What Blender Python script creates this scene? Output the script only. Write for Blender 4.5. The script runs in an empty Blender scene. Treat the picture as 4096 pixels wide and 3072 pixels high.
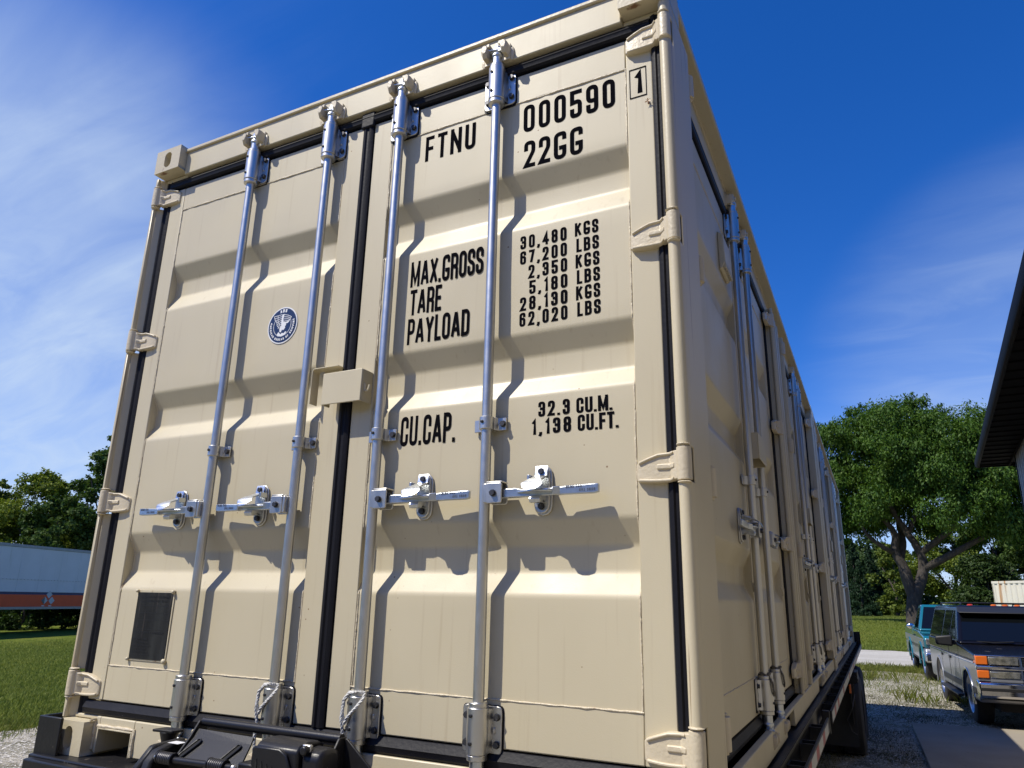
import bpy, bmesh, math, random
import numpy as np
from mathutils import Vector, Matrix
random.seed(7); rng = np.random.default_rng(7)
S = bpy.context.scene
COL = S.collection
PI = math.pi
# ------------------------------------------------------------------ camera, light, exposure
cam_d = bpy.data.cameras.new('camera'); cam = bpy.data.objects.new('camera', cam_d); COL.objects.link(cam)
RIGHT = Vector((0.895524566, 0.444574933, 0.019720055)); UP = Vector((0.102602958, -0.24939089, 0.962952136)); BACK = Vector((0.433022383, -0.860323958, -0.268950372))
M = Matrix.Identity(4)
for i in range(3):
    M[i][0] = RIGHT[i]; M[i][1] = UP[i]; M[i][2] = BACK[i]
M.translation = (2.84354094, -1.84728699, 0.57524679)
cam.matrix_world = M
cam_d.sensor_fit = 'HORIZONTAL'; cam_d.sensor_width = 36; cam_d.lens = 24.8284; cam_d.shift_y = 75/4096
cam_d.clip_start = 0.05; cam_d.clip_end = 2000
S.camera = cam

TRAVEL = Vector((.51, .54, -1.0)).normalized()       # direction the sunlight travels
SUN_EL = math.asin(-TRAVEL.z); SUN_AZ = math.atan2(-TRAVEL.x, -TRAVEL.y)
sun_d = bpy.data.lights.new('sun', 'SUN'); sun_d.energy = 4.9; sun_d.angle = math.radians(.53); sun_d.color = (1, .94, .82)
sun = bpy.data.objects.new('sun', sun_d); COL.objects.link(sun)
sun.location = (-20, -20, 40); sun.rotation_euler = TRAVEL.to_track_quat('-Z', 'Y').to_euler()

world = bpy.data.worlds.new('World'); S.world = world; world.use_nodes = True
def build_world():
    nt = world.node_tree; N = nt.nodes; L = nt.links
    N.clear()
    out = N.new('ShaderNodeOutputWorld'); bg = N.new('ShaderNodeBackground'); bg.inputs['Strength'].default_value = .115
    sky = N.new('ShaderNodeTexSky'); sky.sky_type = 'NISHITA'; sky.sun_disc = False
    sky.sun_elevation = SUN_EL; sky.sun_rotation = SUN_AZ
    sky.altitude = 300; sky.air_density = 1.0; sky.dust_density = .5; sky.ozone_density = 4.0
    hs = N.new('ShaderNodeHueSaturation'); hs.inputs['Saturation'].default_value = 1.20; hs.inputs['Value'].default_value = 1.0
    tint = N.new('ShaderNodeMix'); tint.data_type = 'RGBA'; tint.blend_type = 'MULTIPLY'; tint.inputs['Factor'].default_value = 1; tint.inputs['B'].default_value = (.89, .95, 1.34, 1)
    L.new(sky.outputs[0], tint.inputs['A']); L.new(tint.outputs['Result'], hs.inputs['Color'])
    tc = N.new('ShaderNodeTexCoord')
    def vm(op, a, b=None):
        n = N.new('ShaderNodeVectorMath'); n.operation = op
        L.new(a, n.inputs[0])
        if b is not None:
            if hasattr(b, 'is_output'): L.new(b, n.inputs[1])
            else: n.inputs[1].default_value = b
        return n
    def ma(op, a, b=None, clamp=False):
        n = N.new('ShaderNodeMath'); n.operation = op; n.use_clamp = clamp
        for k, v in enumerate((a, b)):
            if v is None: continue
            if hasattr(v, 'is_output'): L.new(v, n.inputs[k])
            else: n.inputs[k].default_value = v
        return n.outputs[0]
    def mr(v, a, b, c=0., d=1.):
        n = N.new('ShaderNodeMapRange'); n.interpolation_type = 'SMOOTHSTEP'
        L.new(v, n.inputs[0])
        for k, q in enumerate((a, b, c, d)): n.inputs[1+k].default_value = q
        return n.outputs[0]
    dirn = vm('NORMALIZE', tc.outputs['Generated']).outputs[0]
    sep = N.new('ShaderNodeSeparateXYZ'); L.new(dirn, sep.inputs[0])
    den = ma('ADD', ma('MAXIMUM', sep.outputs[2], 0.0), .22)
    cmb = N.new('ShaderNodeCombineXYZ')
    L.new(ma('DIVIDE', sep.outputs[0], den), cmb.inputs[0]); L.new(ma('DIVIDE', sep.outputs[1], den), cmb.inputs[1])
    mp = N.new('ShaderNodeMapping'); mp.inputs['Rotation'].default_value = (0, 0, .75); mp.inputs['Scale'].default_value = (.55, 2.4, 1)
    L.new(cmb.outputs[0], mp.inputs[0])
    def noise(scale, detail, dist=0., vec=mp.outputs[0]):
        n = N.new('ShaderNodeTexNoise'); n.inputs['Scale'].default_value = scale; n.inputs['Detail'].default_value = detail
        n.inputs['Roughness'].default_value = .58; n.inputs['Distortion'].default_value = dist
        L.new(vec, n.inputs['Vector']); return n.outputs['Fac']
    mp2 = N.new('ShaderNodeMapping'); mp2.inputs['Rotation'].default_value = (0, 0, -.35); mp2.inputs['Scale'].default_value = (.8, 2.0, 1); L.new(cmb.outputs[0], mp2.inputs[0])
    streak = noise(1.5, 7, .6); soft = noise(.55, 4, .3, cmb.outputs[0]); fine = noise(5., 6, .8)
    def blob(d, lo, hi):
        return mr(vm('DOT_PRODUCT', dirn, Vector(d).normalized()).outputs['Value'], lo, hi)
    def mul(a, b): return ma('MULTIPLY', a, b)
    fib = noise(2.6, 8, 1.2, mp2.outputs[0]); left = blob((-.90, .42, .20), .85, 1.0)
    left2 = blob((-.83, .36, .40), .955, 1.0)
    rightb = blob((.24, .95, .22), .945, .998)
    base = ma('ADD', mul(left, ma('ADD', .12, ma('ADD', mul(mr(soft, .3, .7), .34), mul(mr(fib, .25, .8), .30)))), mul(left2, mul(mr(streak, .36, .8), .24)))
    rb = mul(rightb, ma('ADD', mul(mr(fib, .38, .8), .20), mul(mr(soft, .3, .7), .40)))
    wisps = mul(mul(mr(streak, .50, .80), mr(soft, .40, .70)), .08)
    horizon = mr(sep.outputs[2], .30, .0, 0., .30)
    tot = ma('ADD', ma('ADD', base, rb), ma('ADD', wisps, horizon), True)
    mix = N.new('ShaderNodeMix'); mix.data_type = 'RGBA'
    L.new(ma('MINIMUM', tot, .93), mix.inputs['Factor'])
    L.new(hs.outputs[0], mix.inputs['A']); mix.inputs['B'].default_value = (5.0, 6.1, 7.6, 1)
    L.new(mix.outputs['Result'], bg.inputs['Color']); L.new(bg.outputs[0], out.inputs[0])
build_world()
S.view_settings.view_transform = 'Standard'; S.view_settings.look = 'None'; S.view_settings.gamma = 1; S.view_settings.use_curve_mapping = False
S.view_settings.exposure = 0.10
S.render.engine = 'CYCLES'
S.cycles.max_bounces = 8; S.cycles.caustics_reflective = False; S.cycles.caustics_refractive = False

# ------------------------------------------------------------------ materials
def mat(name, col, rough=.5, metal=0., spec=.5, var=None, vscale=3., vmix=.5, vstretch=(1, 1, 1), bump=0., bscale=80., bdist=.01, rvar=0.,
        dirt=None, dscale=6., dlo=.6, dhi=.75, damt=.5, dstretch=(1, 1, 1), specks=None, coords='Object', coat=0., island=0.):
    m = bpy.data.materials.new(name); m.use_nodes = True
    nt = m.node_tree; N = nt.nodes; L = nt.links
    b = N['Principled BSDF']
    b.inputs['Base Color'].default_value = (*col, 1); b.inputs['Roughness'].default_value = rough; b.inputs['Metallic'].default_value = metal
    b.inputs['Specular IOR Level'].default_value = spec; b.inputs['Coat Weight'].default_value = coat; b.inputs['Coat Roughness'].default_value = .06
    tc = N.new('ShaderNodeTexCoord')
    def noise(scale, stretch=(1, 1, 1), detail=5.):
        mp = N.new('ShaderNodeMapping'); mp.inputs['Scale'].default_value = stretch
        L.new(tc.outputs[coords], mp.inputs[0])
        n = N.new('ShaderNodeTexNoise'); n.inputs['Scale'].default_value = scale; n.inputs['Detail'].default_value = detail
        L.new(mp.outputs[0], n.inputs['Vector']); return n.outputs['Fac']
    def ramp(v, a, b_, c=0., d=1.):
        n = N.new('ShaderNodeMapRange'); L.new(v, n.inputs[0])
        for k, q in enumerate((a, b_, c, d)): n.inputs[1+k].default_value = q
        return n.outputs[0]
    def mix(f, a, b_):
        n = N.new('ShaderNodeMix'); n.data_type = 'RGBA'
        if hasattr(f, 'is_output'): L.new(f, n.inputs['Factor'])
        else: n.inputs['Factor'].default_value = f
        for k, v in (('A', a), ('B', b_)):
            if hasattr(v, 'is_output'): L.new(v, n.inputs[k])
            else: n.inputs[k].default_value = (*v, 1)
        return n.outputs['Result']
    cur = None
    if var is not None:
        cur = mix(ramp(noise(vscale, vstretch), .3, .7, 0., vmix), col, var)
    if island:
        g = N.new('ShaderNodeNewGeometry')
        hsv = N.new('ShaderNodeHueSaturation')
        L.new(ramp(g.outputs['Random Per Island'], 0, 1, 1-island, 1+island), hsv.inputs['Value'])
        if cur is not None: L.new(cur, hsv.inputs['Color'])
        else: hsv.inputs['Color'].default_value = (*col, 1)
        cur = hsv.outputs[0]
    if dirt is not None:
        cur = mix(ramp(noise(dscale, dstretch, 6), dlo, dhi, 0., damt), cur if cur is not None else col, dirt)
    if specks is not None:
        v = N.new('ShaderNodeTexVoronoi'); v.inputs['Scale'].default_value = specks[1]; L.new(tc.outputs[coords], v.inputs['Vector'])
        near = ramp(v.outputs['Distance'], specks[2], specks[2]*.6)
        rare = ramp(noise(specks[1]*.13), .575, .60)
        mm = N.new('ShaderNodeMath'); mm.operation = 'MULTIPLY'; L.new(near, mm.inputs[0]); L.new(rare, mm.inputs[1])
        cur = mix(mm.outputs[0], cur if cur is not None else col, specks[0])
    if cur is not None: L.new(cur, b.inputs['Base Color'])
    if rvar:
        L.new(ramp(noise(vscale*2.3), .3, .7, rough-rvar, rough+rvar), b.inputs['Roughness'])
    if bump:
        bn = N.new('ShaderNodeBump'); bn.inputs['Strength'].default_value = bump; bn.inputs['Distance'].default_value = bdist
        L.new(noise(bscale, detail=3), bn.inputs['Height']); L.new(bn.outputs[0], b.inputs['Normal'])
    return m
TAN = (.575, .508, .355)
m_paint = mat('tan_paint', TAN, .47, var=(.525, .458, .312), vscale=1.7, vmix=.75, vstretch=(1.6, 1.6, .5), bump=.12, bscale=260, bdist=.002, rvar=.08,
              dirt=(.33, .24, .13), dscale=5., dlo=.60, dhi=.84, damt=.46, dstretch=(9, 9, .30), specks=((.22, .13, .06), 24., .085))
m_paint_cast = mat('tan_paint_cast', (.60, .52, .375), .42, var=(.53, .455, .32), vscale=9, vmix=.5, bump=.35, bscale=110, bdist=.004, specks=((.25, .12, .05), 30., .10))
m_paint_rust = mat('tan_paint_chipped', TAN, .42, var=(.53, .445, .30), vscale=5, vmix=.5, bump=.3, bscale=90, bdist=.003, dirt=(.17, .07, .03), dscale=9, dlo=.66, dhi=.70, damt=.9)
m_weld = mat('painted_weld', (.595, .515, .37), .4, bump=.6, bscale=120, bdist=.006, dirt=(.24, .12, .05), dscale=14, dlo=.66, dhi=.72, damt=.6)
m_paint_post = mat('scuffed_tan_paint', TAN, .42, var=(.535, .448, .298), vscale=2.2, vmix=.6, bump=.2, bscale=160, bdist=.002, dirt=(.20, .115, .06), dscale=22., dlo=.655, dhi=.69, damt=.75, dstretch=(2.2, 2.2, .05))
m_zinc = mat('zinc_plated_steel', (.60, .59, .565), .40, 1., var=(.47, .465, .45), vscale=14, vmix=.45, vstretch=(1, 1, .12), bump=.03, bscale=300, bdist=.001, rvar=.03)
m_zinc_cast = mat('zinc_cast', (.60, .63, .66), .34, 1., var=(.46, .49, .53), vscale=45, vmix=.6, bump=.12, bscale=260, bdist=.003)
m_bolt = mat('bolt_steel', (.09, .09, .10), .45, .8, var=(.07, .07, .07), vscale=60)
m_screw = mat('black_screw', (.012, .012, .014), .5)
m_rubber = mat('black_rubber', (.008, .008, .011), .5, spec=.16, var=(.018, .018, .023), vscale=12, vstretch=(1, 1, .2), bump=.25, bscale=90, bdist=.003, specks=((.3, .29, .27), 60., .05))
m_decal = mat('black_decal', (.006, .006, .008), .75, spec=0.)
m_white = mat('white_print', (.78, .78, .78), .4)
m_navy = mat('navy_print', (.012, .028, .085), .35)
m_black = mat('black_steel', (.009, .009, .011), .42, spec=.3, var=(.018, .017, .017), vscale=7, bump=.25, bscale=60, bdist=.004, dirt=(.13, .11, .09), dscale=26, dlo=.69, dhi=.72, damt=.6)
m_black2 = mat('black_plastic', (.009, .009, .012), .36, spec=.35, bump=.15, bscale=200, bdist=.002, var=(.014, .014, .017), vscale=8)
m_dark = mat('dark_void', (.008, .008, .008), .9)
m_plate = mat('weathered_black_plate', (.012, .012, .012), .6, spec=.15, var=(.034, .036, .034), vscale=30, vstretch=(1, 1, .12), vmix=.8, dirt=(.10, .08, .07), dscale=40, dstretch=(1.4, 1, .1), dlo=.6, dhi=.7, damt=.6)
m_plate_text = mat('plate_print', (.006, .006, .006), .6)
m_rope = mat('white_rope', (.70, .69, .66), .8, var=(.5, .49, .46), vscale=60, bump=.4, bscale=300)
m_rope_dark = mat('weathered_rope', (.19, .175, .15), .85, var=(.10, .09, .08), vscale=60, bump=.4, bscale=300)
m_red_tape = mat('red_reflective_tape', (.42, .035, .03), .35, var=(.30, .05, .04), vscale=20)
m_white_tape = mat('white_reflective_tape', (.62, .62, .58), .35, var=(.45, .45, .40), vscale=14)
m_amber = mat('amber_lens', (.75, .16, .02), .2)
m_red_lens = mat('red_lens', (.55, .05, .02), .2)
m_tyre = mat('tyre_rubber', (.022, .022, .022), .8, var=(.04, .038, .035), vscale=6)
m_alu = mat('brushed_aluminium', (.55, .56, .58), .32, 1., var=(.42, .43, .45), vscale=10)

# ------------------------------------------------------------------ mesh helpers
class MB:
    def __init__(self): self.bm = bmesh.new()
    def poly(self, vs, fs):
        v = [self.bm.verts.new(p) for p in vs]
        for f in fs:
            try: self.bm.faces.new([v[i] for i in f])
            except ValueError: pass
        return self
    def box(self, x0, x1, y0, y1, z0, z1):
        return self.poly([(x0, y0, z0), (x1, y0, z0), (x1, y1, z0), (x0, y1, z0), (x0, y0, z1), (x1, y0, z1), (x1, y1, z1), (x0, y1, z1)],
                  [(0, 3, 2, 1), (4, 5, 6, 7), (0, 1, 5, 4), (1, 2, 6, 5), (2, 3, 7, 6), (3, 0, 4, 7)])
    def prism(self, pts, axis, a, b):
        """extrude a 2-D outline along an axis ('x': pts are (y,z); 'y': (x,z); 'z': (x,y))"""
        def P(p, t):
            return {'x': (t, p[0], p[1]), 'y': (p[0], t, p[1]), 'z': (p[0], p[1], t)}[axis]
        n = len(pts)
        self.poly([P(p, a) for p in pts]+[P(p, b) for p in pts],
                  [tuple(range(n))[::-1], tuple(range(n, 2*n))]+[(i, (i+1) % n, n+(i+1) % n, n+i) for i in range(n)])
        return self
    def rings(self, rings, closed=True, cap=True):
        n = len(rings[0]); vs = [p for r in rings for p in r]; fs = []
        for k in range(len(rings)-1):
            for i in range(n if closed else n-1):
                j = (i+1) % n
                fs.append((k*n+i, k*n+j, (k+1)*n+j, (k+1)*n+i))
        if cap:
            fs.append(tuple(range(n))[::-1]); fs.append(tuple((len(rings)-1)*n+i for i in range(n)))
        return self.poly(vs, fs)
    def lathe(self, prof, c=(0, 0, 0), axis='z', n=16, cap=True):
        rs = []
        for r, t in prof:
            ring = []
            for i in range(n):
                a = 2*PI*i/n; p, q = r*math.cos(a), r*math.sin(a)
                ring.append({'z': (c[0]+p, c[1]+q, c[2]+t), 'x': (c[0]+t, c[1]+p, c[2]+q), 'y': (c[0]+q, c[1]+t, c[2]+p)}[axis])
            rs.append(ring)
        return self.rings(rs, True, cap)
    def tube(self, pts, r, n=8, cap=True):
        pts = [Vector(p) for p in pts]; rs = []
        R = r if isinstance(r, (list, tuple)) else [r]*len(pts)
        prev = None
        for i, p in enumerate(pts):
            t = (pts[min(i+1, len(pts)-1)]-pts[max(i-1, 0)]).normalized()
            u = prev if prev is not None else (Vector((0, 0, 1)) if abs(t.z) < .9 else Vector((1, 0, 0)))
            u = (u-t*u.dot(t))
            u = u.normalized() if u.length > 1e-6 else t.orthogonal().normalized()
            prev = u; w = t.cross(u)
            rs.append([tuple(p+R[i]*(math.cos(2*PI*k/n)*u+math.sin(2*PI*k/n)*w)) for k in range(n)])
        return self.rings(rs, True, cap)
    def blob(self, c, s, n=10, m=7, jit=0.):
        rs = []
        for i in range(1, m):
            a = PI*i/m
            rs.append([(c[0]+s[0]*math.sin(a)*math.cos(2*PI*k/n)*(1+random.uniform(-jit, jit)), c[1]+s[1]*math.sin(a)*math.sin(2*PI*k/n)*(1+random.uniform(-jit, jit)), c[2]-s[2]*math.cos(a)) for k in range(n)])
        return self.rings(rs)
    def mesh(self, name, m, sharp=35.):
        me = bpy.data.meshes.new(name)
        bmesh.ops.recalc_face_normals(self.bm, faces=self.bm.faces[:])
        self.bm.to_mesh(me); self.bm.free()
        if m is not None: me.materials.append(m)
        me.shade_smooth(); me.set_sharp_from_angle(angle=math.radians(sharp))
        return me
    def build(self, name, m, parent=None, bevel=0., seg=2, sharp=35., loc=None):
        return inst(name, self.mesh(name, m, sharp), parent, loc, bevel, seg)
def inst(name, me, parent=None, loc=None, bevel=0., seg=2, rot=None):
    o = bpy.data.objects.new(name, me); COL.objects.link(o)
    if parent is not None: o.parent = parent
    if loc is not None: o.location = loc
    if rot is not None: o.rotation_euler = rot
    if bevel:
        b = o.modifiers.new('bevel', 'BEVEL'); b.width = bevel; b.segments = seg; b.limit_method = 'ANGLE'; b.angle_limit = math.radians(38)
    return o
def tag(o, label=None, cat=None, group=None, kind=None):
    for k, v in (('label', label), ('category', cat), ('group', group), ('kind', kind)):
        if v: o[k] = v
    return o
def thing(name, label, cat, loc=(0, 0, 0), rz=0., group=None):
    o = bpy.data.objects.new(name, None); COL.objects.link(o); o.location = loc; o.rotation_euler = (0, 0, rz); o.empty_display_size = .2
    return tag(o, label, cat, group)
def copy_tree(o, parent=None):
    c = o.copy(); COL.objects.link(c)
    if parent is not None: c.parent = parent; c.matrix_parent_inverse = o.matrix_parent_inverse.copy()
    for ch in list(o.children): copy_tree(ch, c)
    return c
def fast_mesh(name, verts, faces, m, smooth=False):
    """verts (n,3) numpy, faces (k,3|4) numpy"""
    me = bpy.data.meshes.new(name); k = faces.shape[1]
    me.vertices.add(len(verts)); me.vertices.foreach_set('co', np.ascontiguousarray(verts, dtype=np.float32).ravel())
    me.loops.add(faces.size); me.loops.foreach_set('vertex_index', np.ascontiguousarray(faces, dtype=np.int32).ravel())
    me.polygons.add(len(faces)); me.polygons.foreach_set('loop_start', np.arange(0, faces.size, k, dtype=np.int32))
    me.update(calc_edges=True); me.materials.append(m)
    if smooth: me.shade_smooth()
    return me

def fillet(pts, r, seg=4, closed=False):
    """round the corners of a polyline (2-D or n-D tuples)"""
    P = [Vector(p) for p in pts]; n = len(P); out = []
    for i, p in enumerate(P):
        if not closed and i in (0, n-1): out.append(p); continue
        a, b = P[i-1], P[(i+1) % n]
        rr = r[i] if isinstance(r, (list, tuple)) else r
        if rr <= 0: out.append(p); continue
        da, db = (a-p), (b-p)
        k = min(rr, da.length*.499, db.length*.499)
        s, e = p+da.normalized()*k, p+db.normalized()*k
        for q in range(seg+1):
            t = q/seg
            out.append(s*(1-t)**2+p*2*t*(1-t)+e*t*t)
    return [tuple(v) for v in out]

# ------------------------------------------------------------------ condensed stroke lettering
GL = {}
def G(ch, w, *strokes): GL[ch] = (w, strokes)
G('0', .42, ([(0, 0), (1, 0), (1, 1), (0, 1)], 1, True)); G('O', .44, ([(0, 0), (1, 0), (1, 1), (0, 1)], 1, True))
G('F', .38, ([(0, 0), (0, 1), (1, 1)], 0), ([(0, .5), (.85, .5)], 0)); G('E', .38, ([(1, 0), (0, 0), (0, 1), (1, 1)], 0), ([(0, .5), (.85, .5)], 0))
G('T', .42, ([(0, 1), (1, 1)], 0), ([(.5, 0), (.5, 1)], 0)); G('L', .36, ([(0, 1), (0, 0), (1, 0)], 0))
G('N', .48, ([(0, 0), (0, 1)], 0), ([(0, .96), (1, .04)], 0), ([(1, 0), (1, 1)], 0)); G('U', .44, ([(0, 1), (0, 0), (1, 0), (1, 1)], 1))
G('H', .46, ([(0, 0), (0, 1)], 0), ([(1, 0), (1, 1)], 0), ([(0, .5), (1, .5)], 0)); G('I', .15, ([(.5, 0), (.5, 1)], 0))
G('5', .42, ([(1, 1), (0, 1), (.0, .56), (1, .60), (1, 0), (0, 0), (0, .22)], [0, 0, 0, 1, 1, 1, 0]))
G('9', .42, ([(0, .2), (0, 0), (1, 0), (1, 1), (0, 1), (0, .43), (1, .43)], [0, 1, 1, 1, 1, 1, 0]))
G('6', .42, ([(1, .8), (1, 1), (0, 1), (0, 0), (1, 0), (1, .57), (0, .57)], [0, 1, 1, 1, 1, 1, 0]))
G('1', .27, ([(0, .80), (.95, 1), (.95, 0)], 0)); G('2', .42, ([(0, .74), (0, 1), (1, 1), (1, .60), (0, 0), (1, 0)], [0, 1, 1, .5, 0, 0]))
G('3', .42, ([(0, .78), (0, 1), (1, 1), (1, .53), (.4, .53)], [0, 1, 1, .6, 0]), ([(.4, .53), (1, .53), (1, 0), (0, 0), (0, .22)], [0, .6, 1, 1, 0]))
G('8', .42, ([(0, .53), (1, .53), (1, 1), (0, 1)], 1, True), ([(0, 0), (1, 0), (1, .53), (0, .53)], 1, True))
G('4', .44, ([(.78, 0), (.78, 1), (0, .26), (1.05, .26)], 0)); G('7', .40, ([(0, 1), (1, 1), (.35, 0)], 0))
G('G', .45, ([(1, .82), (1, 1), (0, 1), (0, 0), (1, 0), (1, .40), (.62, .40)], [0, 1, 1, 1, 1, 0, 0])); G('C', .43, ([(1, .70), (1, 1), (0, 1), (0, 0), (1, 0), (1, .30)], [0, 1, 1, 1, 1, 0]))
G('M', .58, ([(0, 0), (0, 1)], 0), ([(0, .97), (.5, .12), (1, .97)], 0), ([(1, 0), (1, 1)], 0))
G('A', .50, ([(0, 0), (.46, 1)], 0), ([(1, 0), (.54, 1)], 0), ([(.2, .27), (.8, .27)], 0)); G('X', .48, ([(0, 0), (1, 1)], 0), ([(0, 1), (1, 0)], 0))
G('Y', .48, ([(0, 1), (.5, .45), (.5, 0)], 0), ([(1, 1), (.5, .45)], 0)); G('K', .46, ([(0, 0), (0, 1)], 0), ([(1, 1), (.05, .42)], 0), ([(.35, .6), (1, 0)], 0))
G('R', .44, ([(0, 0), (0, 1)], 0), ([(0, 1), (1, 1), (1, .48), (0, .48)], [0, 1, 1, 0]), ([(.6, .48), (1, .40), (1, 0)], [0, .5, 0]))
G('P', .42, ([(0, 0), (0, 1)], 0), ([(0, 1), (1, 1), (1, .45), (0, .45)], [0, 1, 1, 0])); G('D', .44, ([(0, 0), (0, 1), (1, 1), (1, 0)], [0, 0, 1, 1], True))
G('B', .44, ([(0, 0), (0, 1)], 0), ([(0, 1), (.95, 1), (.95, .53), (0, .53)], [0, 1, 1, 0]), ([(0, .53), (1, .53), (1, 0), (0, 0)], [0, 1, 1, 0]))
G('S', .43, ([(1, .74), (1, 1), (0, 1), (0, .57), (1, .43), (1, 0), (0, 0), (0, .26)], [0, 1, 1, .8, .8, 1, 1, 0]))
G('V', .48, ([(0, 1), (.5, 0)], 0), ([(1, 1), (.5, 0)], 0)); G('W', .62, ([(0, 1), (.25, 0), (.5, .8)], 0), ([(.5, .8), (.75, 0), (1, 1)], 0))
G('.', .15); G(',', .15); G(' ', .22); G("'", .15)
def lay_text(txt, t=.135, gap=.12):
    """list of (polyline, closed) in em units with cap height 1, and the advance"""
    x = 0.; out = []
    for ch in txt:
        w, strokes = GL[ch]
        if ch == '.': out.append(([(x+.07, 0), (x+.07, .15)], False, True))
        elif ch == ',': out.append(([(x+.08, .15), (x+.08, .02), (x+.02, -.12)], False, True))
        for s in strokes:
            pts, r = s[0], s[1]; closed = len(s) > 2
            iw = max(w-t, .0); P = [(x+t/2+p[0]*iw, t/2+p[1]*(1-t)) for p in pts]
            rr = [q*iw*.5 for q in r] if isinstance(r, list) else [r*iw*.5]*len(P)
            if closed and r == 1: rr = [iw*.5]*len(P)
            P = fillet(P, rr, 5, closed)
            out.append((P, closed, False))
        x += w+gap
    return out, x-gap
def strokes_to(mb, strokes, t, fn, z0=0., dz=.00012):
    """draw strokes as flat ribbons; fn maps (x,y,layer)->3-D point"""
    lay = 0
    for P, closed, raw in strokes:
        P = [Vector((p[0], p[1])) for p in P]
        n = len(P)
        if n < 2: continue
        if not closed and not raw:
            d = (P[0]-P[1]).normalized(); P[0] = P[0]+d*t/2*(1 if abs(d.x) < .05 or abs(d.y) < .05 else .35)
            d = (P[-1]-P[-2]).normalized(); P[-1] = P[-1]+d*t/2*(1 if abs(d.x) < .05 or abs(d.y) < .05 else .35)
        Lf, Rt = [], []
        for i, p in enumerate(P):
            a = P[i-1] if (i > 0 or closed) else None; b = P[(i+1) % n] if (i < n-1 or closed) else None
            d1 = (p-a).normalized() if a is not None and (p-a).length > 1e-9 else None; d2 = (b-p).normalized() if b is not None and (b-p).length > 1e-9 else None
            if d1 is None: d1 = d2
            if d2 is None: d2 = d1
            nn = Vector((-d1.y-d2.y, d1.x+d2.x))
            if nn.length < 1e-6: nn = Vector((-d1.y, d1.x))
            nn.normalize(); k = 1/max(.45, nn.dot(Vector((-d1.y, d1.x))))
            Lf.append(p+nn*t/2*k); Rt.append(p-nn*t/2*k)
        vs = [fn(v.x, v.y, lay*dz) for v in Lf]+[fn(v.x, v.y, lay*dz) for v in Rt]
        fs = [(i, (i+1) % n, n+(i+1) % n, n+i) for i in range(n if closed else n-1)]
        mb.poly(vs, fs); lay += 1
def text_obj(name, txt, x0, x1, z0, z1, w, m, parent, t=.135, gap=.12, flip=False, slant=0.):
    st, adv = lay_text(txt, t, gap); sx = (x1-x0)/adv; sz = z1-z0
    mb = MB()
    if flip: fn = lambda x, y, l: (x1-x*sx, w-l, z1-y*sz)
    else: fn = lambda x, y, l: (x0+x*sx, w-l, z0+y*sz)
    # ribbons keep their stroke thickness in em units; the x-scale condenses them a little as the painted letters are
    strokes_to(mb, st, t, fn)
    return mb.build(name, m, parent)

# ================================================================== GROUND
def smooth(a, b, v):
    t = np.clip((v-a)/(b-a), 0, 1); return t*t*(3-2*t)
def gz(x, y):
    x = np.asarray(x, float); y = np.asarray(y, float)
    rise = smooth(34, 47, y)*1.02*smooth(-30, -8, x)
    return -1.2+rise-.2*smooth(-8, -26, x)*(1-smooth(34, 47, y)*smooth(-30, -8, x))
def sheet(name, xs, ys, off, m, keep=None, wob=0.):
    X, Y = np.meshgrid(xs, ys); Z = gz(X, Y)+off
    if wob: Z = Z+rng.normal(0, wob, Z.shape)
    V = np.stack([X.ravel(), Y.ravel(), Z.ravel()], 1)
    nx, ny = len(xs), len(ys); i = (np.arange(ny-1)[:, None]*nx+np.arange(nx-1)[None]).ravel()
    F = np.stack([i, i+1, i+nx+1, i+nx], 1)
    if keep is not None:
        c = V[F].mean(1); F = F[keep(c[:, 0], c[:, 1])]
    o = inst(name, fast_mesh(name, V, F, m, True)); return tag(o, kind='structure')
m_lawn = mat('lawn_grass', (.115, .155, .022), .9, spec=.05, var=(.18, .185, .036), vscale=.35, vmix=.9, bump=1., bscale=30, bdist=.05, dirt=(.075, .115, .016), dscale=2.6, dlo=.45, dhi=.65, damt=.7, dstretch=(.35, 1, 1))
m_gravel = mat('limestone_gravel', (.56, .515, .42), .95, spec=.05, var=(.26, .23, .165), vscale=15, vmix=1., bump=1., bscale=42, bdist=.03, dirt=(.12, .115, .065), dscale=2.2, dlo=.47, dhi=.66, damt=.8)
xs = np.unique(np.concatenate([np.linspace(-400, -60, 18), np.linspace(-60, 40, 101), np.linspace(40, 400, 18)]))
ys = np.unique(np.concatenate([np.linspace(-300, -20, 12), np.linspace(-20, 70, 91), np.linspace(70, 500, 18)]))
sheet('ground', xs, ys, 0, m_lawn)
def edge(v, s, a): return a*(np.sin(v*1.7+s)+.6*np.sin(v*4.3+s*2)+.35*np.sin(v*9.1+s))
def in_yard(x, y, which='both'):
    left = -7.55+edge(y, .4, .16)-.12*(y-4); far = 22.6+edge(x, 1.1, .35)
    yard = (x > left) & (x < 30) & (y > -16) & (y < far)
    if which == 'yard': return yard
    drive = (y > 24.4+edge(x, 2., .22)) & (y < 33.6+edge(x, 3., .18)) & (x > -14) & (x < 60)
    return drive if which == 'drive' else yard | drive
m_drive = mat('white_limestone', (.56, .535, .48), .95, spec=.05, var=(.42, .40, .35), vscale=17, vmix=.9, bump=1., bscale=42, bdist=.03, dirt=(.33, .30, .24), dscale=1.2, dlo=.5, dhi=.7, damt=.5, dstretch=(.3, 1, 1))
sheet('gravel_yard', np.arange(-9, 30.01, .16), np.arange(-14, 24.01, .16), .012, m_gravel, lambda x, y: in_yard(x, y, 'yard'))
sheet('gravel_drive', np.arange(-14, 34.01, .2), np.arange(23.6, 35.01, .16), .012, m_drive, lambda x, y: in_yard(x, y, 'drive'))
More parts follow.
